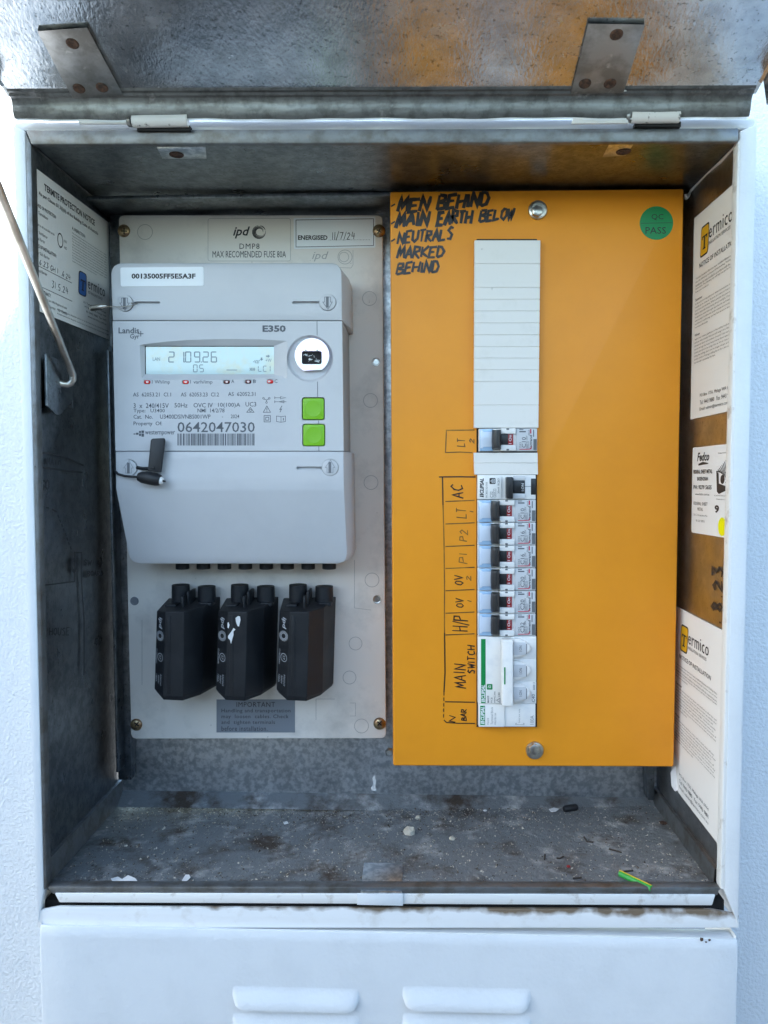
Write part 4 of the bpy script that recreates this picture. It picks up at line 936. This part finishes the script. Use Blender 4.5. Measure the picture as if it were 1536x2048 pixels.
# ================================================================== ORANGE PANEL
pn = thing('escutcheon_panel', P(1068, 1533, PANEL), 'orange powder coated steel switchboard panel with black marker notes', 'panel')
b = MB(); b.prism(rounded([(780, 383), (1368, 377), (1348, 1534), (786, 1532)], 5), PANEL, PANEL+.045, .0018, 4); b.build('face', M['orange'], pn)
fo = flush(PANEL-.00025)
b = MB(); b.prism(rect(953, 478, 1074, 1454), PANEL-.0002, PANEL+.0002); b.build('slot', M['black'], pn)
b = MB()
random.seed(5)
for s, bx, wd, slp in (('MEN', (797, 397, 860, 424), 7.0, .06), ('BEHIND', (876, 393, 978, 420), 7.0, .09), ('MAIN', (794, 428, 858, 455), 7.0, .09), ('EARTH', (876, 424, 944, 450), 7.0, .06), ('BELOW', (961, 421, 1028, 443), 5.4, .10),
                       ('NEUTRALS', (797, 464, 906, 487), 5.0, .07), ('MARKED', (796, 494, 888, 517), 5.0, .03), ('BEHIND', (795, 526, 878, 548), 5.0, .06)):
    hand(b, s, bx, fo, wd, slope=slp, slant=.30, jit=.05, gap=.2)
for y in (411, 446, 481): b.stroke([(782, y+2), (790, y-3)], 3.2, fo)
b.build('marker_note', M['marker'], pn)
b = MB()
for pts, wd in (([(878, 954), (920, 953.5), (951, 954)], 2.6), ([(885, 955), (886, 1010)], 2.4)): b.stroke(pts, wd, fo)
hand(b, 'AC', (903, 969, 926, 996), fo, 2.6, rot=90, jit=.03)
hand(b, 'MAIN', (908, 1328, 931, 1376), fo, 2.4, rot=90); hand(b, 'SWITCH', (935, 1291, 949, 1347), fo, 2.4, rot=90); hand(b, 'N', (899, 1432, 911, 1444), fo, 2.0, rot=90); hand(b, 'BAR', (922, 1418, 933, 1441), fo, 2.0, rot=90)
b.stroke([(889, 1266), (889.5, 1300), (890, 1345), (888, 1384)], 2.4, fo); b.stroke([(890, 1403.5), (950, 1404.5)], 2.2, fo); b.stroke([(888, 1440), (893, 1445), (915, 1446.5), (950, 1447)], 2.0, fo)
for k in range(5): b.stroke([(888-.2*k, 1384+11*k), (888-.2*k, 1391+11*k)], 1.8, fo)
hand(b, 'OV', (910, 1151, 926, 1170), fo, 2, rot=90); hand(b, 'OV', (912, 1197, 927, 1215), fo, 2, rot=90); hand(b, 'H/P', (906, 1231, 936, 1262), fo, 2.6, rot=90)
b.build('marker_legend', M['marker'], pn)
b = MB()
b.stroke([(886, 1010), (888, 1080), (889, 1180), (889, 1266)], 1.8, fo)
for y in (1002, 1047, 1092, 1136, 1180.5, 1225.5, 1269): b.stroke([(891, y+1), (915, y), (949, y-1.5)], 2.0, fo)
b.stroke([(949, 860), (893, 860.5), (892, 880), (891, 905), (920, 904), (945, 905.5)], 1.9, fo)
hand(b, 'LT', (914, 877, 930, 893), fo, 1.8, rot=90); hand(b, '2', (939, 877, 948, 886), fo, 1.8, rot=90)
hand(b, 'LT', (914, 1016, 933, 1036), fo, 1.8, rot=90); hand(b, '1', (940, 1020, 947, 1026), fo, 1.8, rot=90)
hand(b, 'P2', (919, 1059, 935, 1082), fo, 1.8, rot=90); hand(b, 'P1', (918, 1106, 934, 1126), fo, 1.8, rot=90); hand(b, '2', (932, 1151, 942, 1161), fo, 1.8, rot=90); hand(b, '1', (935, 1198, 943, 1206), fo, 1.8, rot=90)
b.build('faded_legend', M['marker_thin'], pn)
for cx, cy, r in ((1075, 421, 18.5), (1069, 1500, 18)):
    k = r*PANEL/F; c = P(cx, cy, PANEL); b = MB()
    b.lathe(c, Vector((0, -1, 0)), [(k, .0001), (k, .0012), (k*.93, .0019), (k*.72, .0024), (k*.7, .0024)], 32); bo = b.build('bolt', M['zinc'], pn)
    b = MB(); hx = [(cx+r*.64*math.cos(math.pi/3*i+.4), cy+r*.64*math.sin(math.pi/3*i+.4)) for i in range(6)]; b.prism(hx, PANEL-.0058, PANEL-.002, .0006); b.build('hex_head', M['zinc'], bo)
b = MB(); b.prism(circ(1313, 446, 33.5, 48), PANEL-.0003, PANEL); qs = b.build('check_sticker', M['qc'], pn)
b = MB(); fq = flush(PANEL-.00045); text(b, 'QC', (1303, 428, 1327, 440.5), fq); text(b, 'PASS', (1291, 454, 1332, 467.5), fq); b.stroke([(1282, 446.5), (1345, 445.5)], .9, fq); b.build('lettering', M['ink'], qs)
b = MB(); b.lathe(P(779, 1503, .600), Vector((0, -1, 0)), [(.0036, 0), (.0036, .002), (.0025, .0032), (.0001, .0034)], 6); solo_b = b.build('fixing_bolt', M['zinc'], cab)
# blanking covers
def blanking(xy, label):
    t = thing('blanking_cover', P((xy[0][1]+xy[0][2])/2, xy[-1][0], PANEL), label, 'blanking cover', 'white blanking covers over the unused breaker ways')
    b = MB()
    for (y0, a0_, c0_), (y1, a1_, c1_) in zip(xy[:-1], xy[1:]):
        b.prism([(a0_, y0+.35), (c0_, y0+.35), (c1_, y1-.35), (a1_, y1-.35)], PANEL-.0055, PANEL-.001, .00025, 1)
    b.prism([(xy[0][1]+1, xy[0][0]+1), (xy[0][2]-1, xy[0][0]+1), (xy[-1][2]-1, xy[-1][0]-1), (xy[-1][1]+1, xy[-1][0]-1)], PANEL-.0050, PANEL-.0004)
    b.build('cover', M['blank'], t)
ys = [480, 527.5, 575, 598.6, 622, 646, 669.7, 693.4, 716.6, 739.8, 763, 810, 856]
blanking([(y, 949-1*(y-480)/376, 1081-4*(y-480)/376) for y in ys], 'long ribbed white blanking cover at the top of the breaker row')
blanking([(905, 947.5, 1075.5), (926, 948, 1075.7), (949.5, 949, 1076.2)], 'short white blanking cover between the single breaker and the AC breaker')

# ================================================================== BREAKERS
GRP = 'circuit breakers in the upright row on the orange panel'
WH, BKD = 45.5, PANEL-.0005
def rr(b, x0, y0, x1, y1, D, r=0, bev=.0003, D2=BKD): b.prism(rounded(rect(x0, y0, x1, y1), r) if r else rect(x0, y0, x1, y1), D, D2, bev)
def breaker_proto(y):            # y = top edge in photo pixels
    t = thing('circuit_breaker', P(1013, y+WH, PANEL), '', 'circuit breaker', GRP)
    b = MB(); rr(b, 955.5, y+.3, 1071.5, y+WH-.3, BRK+.0012); b.build('body', M['brk'], t)
    b = MB(); rr(b, 1030, y+.8, 1071, y+WH-.8, BRK+.0002, 0, .0003); b.build('rating_face', M['brk_grey'], t)
    b = MB(); rr(b, 957, y+1.5, 984, y+WH-.5, BRK-.0006, 1.5, .0004); lh = b.build('label_holder', M['clear_blue'], t)
    b = MB(); b.prism([(959, y+4), (963, y+4), (965, y+7), (982, y+7), (982, y+37), (965, y+37), (963, y+40), (959, y+40)], BRK-.0012, BRK, .0003); b.build('label_window', M['clear_in'], lh)
    b = MB(); n_ = 6; rings = []
    for (dx, d_) in ((0, .0004), (1.5, -.004), (5, -.0064), (11, -.0072), (16, -.0062), (18, -.003), (18.5, .0004)):
        bow = 0
        tp = 2.6*(-d_/.0072 if d_ < 0 else 0); rings.append([P(981.5+dx-1.2*math.sin(math.pi*k/n_)*(1 if dx < 9 else -.0), y+2.4+tp+(WH-5-2*tp)*k/n_, BRK+d_) for k in range(n_+1)]+[P(981.5+dx, y+2.4+(WH-5)*(1-k/n_), BRK+.002) for k in range(n_+1)])
    b.loft(rings, .0004); b.build('toggle', M['blackpl'], t)
    b = MB()
    for y0, y1 in ((y+.4, y+11.5), (y+33.5, y+WH-.4)): rr(b, 999, y0, 1029.5, y1, BRK-.0024, 2.5, .0007)
    b.build('guard', M['brk'], t)
    b = MB(); rr(b, 999, y+11, 1014, y+34, BRK-.0004); b.build('window_shade', M['blackpl'], t)
    b = MB(); rr(b, 1013.5, y+11.5, 1024, y+33.8, BRK-.0006); ind = b.build('on_flag', M['red'], t)
    b = MB(); text(b, 'I On', (1015, y+13.5, 1020.5, y+31), flush(BRK-.00075), rot=90, bold=.01); b.build('lettering', M['label'], ind)
    fb_ = flush(BRK+.00005); b = MB()
    b.flat(rect(1064, y+21.5, 1070.8, y+43.2), fb_); b.flat(rect(1010.5, y+.8, 1015.5, y+3.8), flush(BRK-.0026)); b.flat(rect(1010.5, y+WH-4, 1015.5, y+WH-.8), flush(BRK-.0026)); b.build('grey_print', M['darkgrey'], t)
    b = MB(); text(b, 'legrand', (1056.5, y+13.5, 1063, y+40), fb_, rot=90, bold=.03); text(b, 'DX3', (1036, y+28, 1040, y+38), fb_, rot=90)
    text(b, '6000 3', (1050.5, y+28, 1054, y+40), fb_, rot=90); b.stroke([(1049.8, y+26.5), (1055, y+26.5), (1055, y+41), (1049.8, y+41), (1049.8, y+26.5)], .5, fb_); text(b, '30mA', (1053.5, y+3, 1057, y+14), fb_, rot=90)
    text(b, '230V', (1048.8, y+14.5, 1052.5, y+24), fb_, rot=90); b.flat(rect(1036, y+5.5, 1049, y+8), fb_); b.flat(rect(1036, y+2, 1044, y+3.5), fb_); b.flat(rect(1063.6, y+3, 1065.4, y+17), fb_)
    b.build('lettering', M['greyink'], t)
    b = MB(); b.stroke([(1036, y+41.7), (1054, y+41.7), (1058.5, y+41.2), (1060, y+36.5)], 1.5, flush(BRK-.00002)); b.flat(rect(1057.5, y+1.8, 1060, y+10.5), fb_); b.build('red_print', M['redink'], t)
    return t
def rating(t, s, y):
    b = MB(); text(b, s, (1041, y+17.5, 1049, y+38.5), flush(BRK+.00005), rot=90, bold=.005)
    dz_ = (t.location - protoloc); bmesh.ops.translate(b.bm, verts=b.bm.verts, vec=-Vector(protoloc))
    o = b.build('rating_print', M['greyink']); o.parent = t
y0 = 999.2
bp = breaker_proto(y0); protoloc = bp.location.copy()
jobs = [(999.2, 0, 'C10', 'C10 circuit breaker next below the AC breaker with the black flag'), (1044.8, 0, 'C16', 'upper of the two C16 circuit breakers, second of the black-toggle run'), (1090.3, 0, 'C16', 'lower of the two C16 circuit breakers, above the C20 pair'),
        (1135.8, 0, 'C20', 'upper of the two C20 circuit breakers, marked OV 2'), (1181.3, 0, 'C20', 'lower of the two C20 circuit breakers, marked OV 1'), (1226.8, 0, 'C32', 'C32 circuit breaker directly above the three pole main switch'),
        (856.8, 2.5, 'C10', 'single C10 circuit breaker standing between the two white blanking covers')]
allb = [bp]
for y, dx, rt, lab in jobs:
    t = bp if y == y0 else dup(bp, P(1013+dx, y+WH/2, BRK)-P(1013, y0+WH/2, BRK))
    t['label'] = lab; t['_r'] = rt; allb.append(t)
for t in dict.fromkeys(allb):
    rt = t['_r']; del t['_r']; rating(t, rt, y0)
# residual current breaker for AC
t = thing('circuit_breaker', P(1013, 998, PANEL), 'C32 safety breaker with black ON flag, marked AC, under the short white cover', 'circuit breaker', GRP)
b = MB(); rr(b, 955, 950, 1071.5, 998.6, BRK+.0006); b.build('body', M['brk'], t)
b = MB(); rr(b, 955.5, 952, 1003, 998.2, BRK-.0006); b.build('rating_face', M['brk'], t)
b = MB(); rr(b, 1013.5, 954, 1026, 997.5, BRK-.007, 2, .0009); b.build('toggle', M['blackpl'], t)
b = MB(); rr(b, 1026, 951.5, 1052, 961, BRK-.001, 4, .0006); rr(b, 1026, 987, 1052, 997.5, BRK-.001, 4, .0006); b.build('guard', M['brk_grey'], t)
b = MB(); rr(b, 1026, 961, 1050, 987, BRK-.0006, 1, .0004); w2 = b.build('on_flag', M['blackpl'], t)
b = MB(); text(b, 'I.ON', (1043, 967, 1048, 982), flush(BRK-.00075), rot=90); b.build('lettering', M['label'], w2)
b = MB(); rr(b, 1062, 957, 1071.8, 989.5, BRK+.0002); b.build('test_button', M['blackpl'], t)
fc = flush(BRK-.00075); b = MB(); text(b, 'CLIPSAL', (959.5, 956.5, 967.5, 987.5), fc, rot=90, bold=.04, shear=.2)
for yy in (988.5, 992): b.flat([(959.5, yy+1.2), (967.5, yy+2.6), (967.5, yy), (959.5, yy-1.2)], fc)
b.flat(rounded(rect(979, 956, 991, 968), 2), fc); b.build('lettering', M['ink'], t)
b = MB(); fc2 = flush(BRK-.0009); b.stroke([(981.5, 962), (985, 958.5), (989, 958.5), (989, 965.5), (985, 965.5), (981.5, 962)], .9, fc2); b.ring(986, 962, .8, 1.7, fc2, 12); b.build('house_mark', M['label'], t)
b = MB(); text(b, 'RCBE232/30S', (971.5, 964, 975, 995), fc, rot=90); text(b, 'C32', (980, 983, 986, 995), fc, rot=90); text(b, '30mA  RCBO', (995, 956.5, 999, 987), fc, rot=90); b.stroke([(987, 978), (992, 978), (992, 994), (987, 994), (987, 978)], .5, fc); text(b, '6000 3', (988.3, 980, 991, 992), fc, rot=90)
b.stroke([(1050, 973), (1062, 973)], .8, flush(BRK+.0004)); b.build('grey_print', M['greyink'], t)
# main switch
t = thing('main_switch', P(1013, 1407, PANEL), 'white three pole main switch with tall white toggle bar and green stripe', 'main switch')
b = MB()
for k in range(3): rr(b, 956, 1272.8+45*k, 1072.5, 1317.5+45*k, BRK+.0006, 0, .0003)
b.build('body', M['brk'], t)
b = MB(); rr(b, 957.5, 1273.4, 1008, 1407.4, BRK-.0008, 0, .0004); b.build('rating_face', M['brk'], t)
b = MB(); rr(b, 1004.5, 1280.5, 1026.5, 1412.5, BRK-.0105, 3.5, .0014, BRK-.003); rr(b, 1008, 1290, 1024, 1405, BRK-.0035, 0, .0002); tg = b.build('toggle', M['brk'], t)
b = MB(); b.flat(rounded(rect(1008.2, 1334.5, 1011, 1369), 1.3), flush(BRK-.0107)); b.build('green_slit', M['green'], tg)
for cy in (1297.5, 1342.2, 1387):
    b = MB(); dom = [P(1026+36*math.sin(a)*1.0, cy-19.5*math.cos(a), BRK-.0040) for a in [math.pi*k/20 for k in range(21)]]
    b.loft([dom, [Vector((p.x, BKD, p.z)) for p in dom]], .0026, True, 4); dm = b.build('pole_guard', M['brk'], t)
    b = MB(); rr(b, 1027, cy-12.5, 1052.5, cy+12.5, BRK-.0046, 1, .0004); wn = b.build('on_flag', M['brk_grey'], dm)
    b = MB(); text(b, 'I.ON', (1038.5, cy-6, 1044, cy+6), flush(BRK-.00475), rot=90); b.stroke([(1053, cy-10), (1053, cy+11)], 1.3, flush(BRK-.0042)); b.build('lettering', M['greyink'], wn)
fm = flush(BRK-.00095); b = MB(); b.flat(rect(962, 1278, 971.2, 1406.3), fm); b.flat(rounded(rect(973.5, 1368, 985, 1379.3), 2), fm); b.build('green_print', M['green'], t)
fm2 = flush(BRK-.0011)
b = MB(); text(b, 'CLIPSAL', (962.8, 1369.5, 970.4, 1397.5), fm2, rot=90, bold=.04, shear=.2)
for yy in (1399, 1402): b.flat([(962.8, yy+1), (970.4, yy+2.2), (970.4, yy), (962.8, yy-1.2)], fm2)
b.stroke([(976, 1376), (977, 1371.5), (981.5, 1371.5), (981, 1375.5), (978.5, 1375.5), (978.5, 1372.8)], .8, fm2); b.build('white_print', M['label'], t)
b = MB(); text(b, 'MAX9', (974.5, 1391.5, 978.3, 1405.5), fm, rot=90, bold=.02); text(b, 'MCB', (981.5, 1395, 985, 1405.5), fm, rot=90); text(b, 'M9MC340', (988, 1383, 991, 1405.5), fm, rot=90); text(b, 'C40', (996, 1385, 1000, 1394), fm, rot=90); b.stroke([(993, 1400.5), (1000, 1396.5), (1000, 1405), (993, 1400.5)], .8, fm)
fr_ = flush(BRK+.00045); text(b, 'C40', (1063.5, 1388.5, 1070, 1404), fr_, rot=90); text(b, '6000 3', (1066, 1365, 1070, 1380), fr_, rot=90); b.build('lettering', M['greyink'], t)
# neutral link
t = thing('terminal_block', P(1013, 1453, PANEL), 'white 100A terminal block at the foot of the breaker row', 'terminal block')
b = MB(); rr(b, 957, 1408.4, 1071, 1453.5, BRK+.0006); b.build('body', M['brk'], t)
b = MB(); rr(b, 957.5, 1408.8, 1009, 1454, BRK-.0012, 0, .0004); b.build('rating_face', M['brk'], t)
ft = flush(BRK-.00135); b = MB(); b.flat(rect(960.5, 1411.5, 970, 1450), ft); b.build('green_print', M['green'], t)
ft2 = flush(BRK-.0015); b = MB(); text(b, 'CLIPSAL', (961.5, 1413, 969, 1441), ft2, rot=90, bold=.04, shear=.2)
for yy in (1443, 1446): b.flat([(961.5, yy+1), (969, yy+2.2), (969, yy), (961.5, yy-1.2)], ft2)
b.build('white_print', M['label'], t)
b = MB(); text(b, 'MAX9', (974.5, 1436, 978, 1449), ft, rot=90); text(b, 'Terminal Block', (981.5, 1414, 986, 1449), ft, rot=90); text(b, 'M9XTB1100', (989, 1426, 992.5, 1449), ft, rot=90)
text(b, 'Solid link only', (1037, 1417.5, 1041, 1446), fr_, rot=90); b.stroke([(1034, 1446.5), (1031.5, 1446.5), (1031.5, 1449.5), (1048, 1449.5), (1048, 1446.5), (1046, 1446.5)], .8, fr_); text(b, '100A', (1060.5, 1431, 1067.5, 1449), fr_, rot=90); b.build('lettering', M['midink'], t)

# ================================================================== DEBRIS on the floor
zf0 = zf
def fpx(px, py, h=0.0):
    z = LW[3].z+(RW[3].z-LW[3].z)*min(1, max(0, (px-100)/1340)); r = ray(px, py); return CAM+r*((z+h-CAM.z)/r.z)
random.seed(21)
def lump(name, px, py, r, m, label, cat, group=None, sq=.7):
    bm_ = bmesh.new(); bmesh.ops.create_icosphere(bm_, subdivisions=2, radius=1); c = fpx(px, py); k = r*c.y/F
    for v in bm_.verts:
        s = k*random.uniform(.75, 1.15); v.co = Vector((v.co.x*s, v.co.y*s, v.co.z*s*sq)) + c+Vector((0, 0, k*sq*.75))
    b = MB(); b.bm.free(); b.bm = bm_; return solo(name, b, M[m], label, cat, group)
lump('mortar_lump', 820, 1668, 13, 'sand', 'largest pale mortar lump lying mid-floor', 'mortar lump', 'mortar lumps on the cabinet floor')
lump('mortar_lump', 904, 1680, 6, 'sand', 'small tan mortar lump to the right of the largest one', 'mortar lump', 'mortar lumps on the cabinet floor')
lump('mortar_lump', 836, 1638, 6, 'sand', 'small pale mortar lump behind the largest one', 'mortar lump', 'mortar lumps on the cabinet floor')
lump('mortar_lump', 1001, 1592, 6, 'flake', 'white mortar crumb against the back below the orange panel', 'mortar lump', 'mortar lumps on the cabinet floor')
lump('mortar_lump', 1170, 1593, 5, 'flake', 'white mortar crumb against the back near the right corner', 'mortar lump', 'mortar lumps on the cabinet floor')
for i, (px, py, r, lab) in enumerate(((538, 1775, 4.5, 'red crumb beside the front sill left of the catch'), (178, 1769, 4, 'red crumb in the front left corner'), (1399, 1774, 4.5, 'red crumb in the front right corner'), (1137, 1735, 4, 'rusty red crumb on the open right floor'))):
    lump('plastic_crumb', px, py, r, 'redbit', lab, 'crumb', 'red crumbs on the cabinet floor')
for px, py, r, m_, lab in ((276, 1590, 7, 'rust', 'dark leaf scrap in the back left corner'), (312, 1592, 5, 'rust', 'small dark scrap along the back, second from the left corner'), (342, 1590, 8, 'redbit', 'dull red leaf scrap at the back left below the mounting board'), (356, 1584, 3.5, 'wiregreen', 'tiny green crumb at the back left beside the dull red scrap'), (1326, 1648, 8, 'rust', 'rusty dark scrap near the right side sheet'), (1372, 1640, 4, 'sand', 'pale crumb close to the right side flange'), (1085, 1614, 5, 'flake', 'white crumb left of the black cap'), (970, 1622, 4, 'flake', 'white crumb behind the small tan lump')):
    lump('litter_scrap', px, py, r, m_, lab, 'litter', 'small litter scraps on the cabinet floor', .35)
def flake(pts, label, curl=.003):
    b = MB(); a = [fpx(x, y, .0006+random.uniform(0, curl)) for x, y in pts]; b.loft([a, [p-Vector((0, 0, .0004)) for p in a]]); solo('paint_flake', b, M['flake'], label, 'paint flake', 'fallen paint flakes')
flake([(222, 1757), (236, 1753), (244, 1758), (256, 1750), (270, 1756), (276, 1763), (268, 1772), (258, 1772), (250, 1763), (236, 1764), (226, 1763)], 'largest torn white paint flake by the front left sill')
flake([(364, 1760), (371, 1749), (378, 1749), (381, 1754), (374, 1761), (367, 1764)], 'smaller white paint flake right of the torn one')
flake([(566, 1644), (574, 1642), (577, 1646), (569, 1648)], 'tiny white paint flake at the back left floor', .001)
flake([(1098, 1618), (1108, 1615), (1118, 1617), (1112, 1622), (1102, 1623)], 'white paint flake beside the black cap', .002)
b = MB(); a = fpx(1128, 1618, .0025); c = fpx(1154, 1614, .0025); b.tube([a, a.lerp(c, .1), a.lerp(c, .9), c], [.0022, .0027, .0027, .002], 14); solo('cable_end_plug', b, M['rubber'], 'small black wire cap lying at the back of the floor', 'wire cap')
wt = thing('wire_offcut', fpx(1272, 1762), 'short green and yellow striped wire offcut near the front right sill', 'wire')
a = fpx(1240, 1747, .0021); c = fpx(1303, 1777, .0021)
b = MB(); b.tube([a, c], .0019, 14); b.build('green_sheath', M['wiregreen'], wt)
b = MB(); b.tube([a+Vector((0, .0005, .0011)), c+Vector((0, .0005, .0011))], .00095, 14); b.build('yellow_stripe', M['wireyellow'], wt)
b = MB(); d_ = (c-a).normalized(); b.tube([a-d_*.0003, c+d_*.0003], .0009, 10); b.build('copper_core', M['copper'], wt)
tw = [((1168, 1674), (1174, 1683), (1187, 1685)), ((1218, 1698), (1230, 1701), (1243, 1705)), ((1090, 1709), (1089, 1719)), ((1113, 1716), (1120, 1717), (1127, 1713)), ((1146, 1757), (1163, 1755)), ((1198, 1772), (1207, 1766)), ((1046, 1775), (1056, 1768), (1066, 1774)), ((1018, 1772), (1029, 1771)), ((850, 1776), (862, 1771)), ((878, 1772), (890, 1766)), ((1247, 1743), (1266, 1741)), ((1068, 1776), (1080, 1772), (1086, 1776))]
tl = ['curled twig in the open floor behind the wire offcut', 'long thin twig above the wire offcut', 'short upright twig mid-floor under the lower bolt', 'curved twig beside the short upright one', 'straight twig between wire offcut and sill', 'short twig left of the wire offcut by the sill', 'arched twig by the sill under the breakers', 'short twig by the sill left of the arched twig', 'twig nearest the catch strip', 'thick dark twig right of the catch strip', 'straight twig touching the wire offcut', 'bent twig by the sill right of the arched twig']
for p, lab in zip(tw, tl):
    b = MB(); b.tube([fpx(x, y, .0008) for x, y in p], .0006, 7); solo('twig', b, M['twig'], lab, 'twig', 'dark twigs on the cabinet floor')
b = MB()
for _ in range(9000):
    u = random.random(); px = random.uniform(115, 1425)
    if random.random() < .45: py = 1613+random.expovariate(1/28.0)
    else: py = random.uniform(1612, 1772)
    if py > 1772: continue
    lo = 100+(1776-py)*.93; hi = 1436-(1776-py)*.72
    if px < lo or px > hi: continue
    c = fpx(px, py, .0003); k = random.uniform(.00025, .00095)*(1.8 if random.random() < .08 else 1)
    v = [c+Vector((random.uniform(-1, 1), random.uniform(-1, 1), random.uniform(-.4, 1)))*k for _ in range(4)]
    q = [b.bm.verts.new(x) for x in v]
    for f in ((0, 1, 2), (0, 1, 3), (1, 2, 3), (0, 2, 3)): b.bm.faces.new([q[i] for i in f])
tag(b.build('grit', M['grit'], smooth=False), 'scattered sandy grit over the cabinet floor', 'grit', kind='stuff')
b = MB(); b.flat([(744, 1556), (749, 1550), (752, 1560), (751, 1574), (753, 1581), (744, 1582), (742, 1576), (747, 1568)], flush(BACK-.0004)); b.build('paint_smear', M['flake'], cab)
scene.cycles.use_denoising = True if hasattr(scene, 'cycles') else None
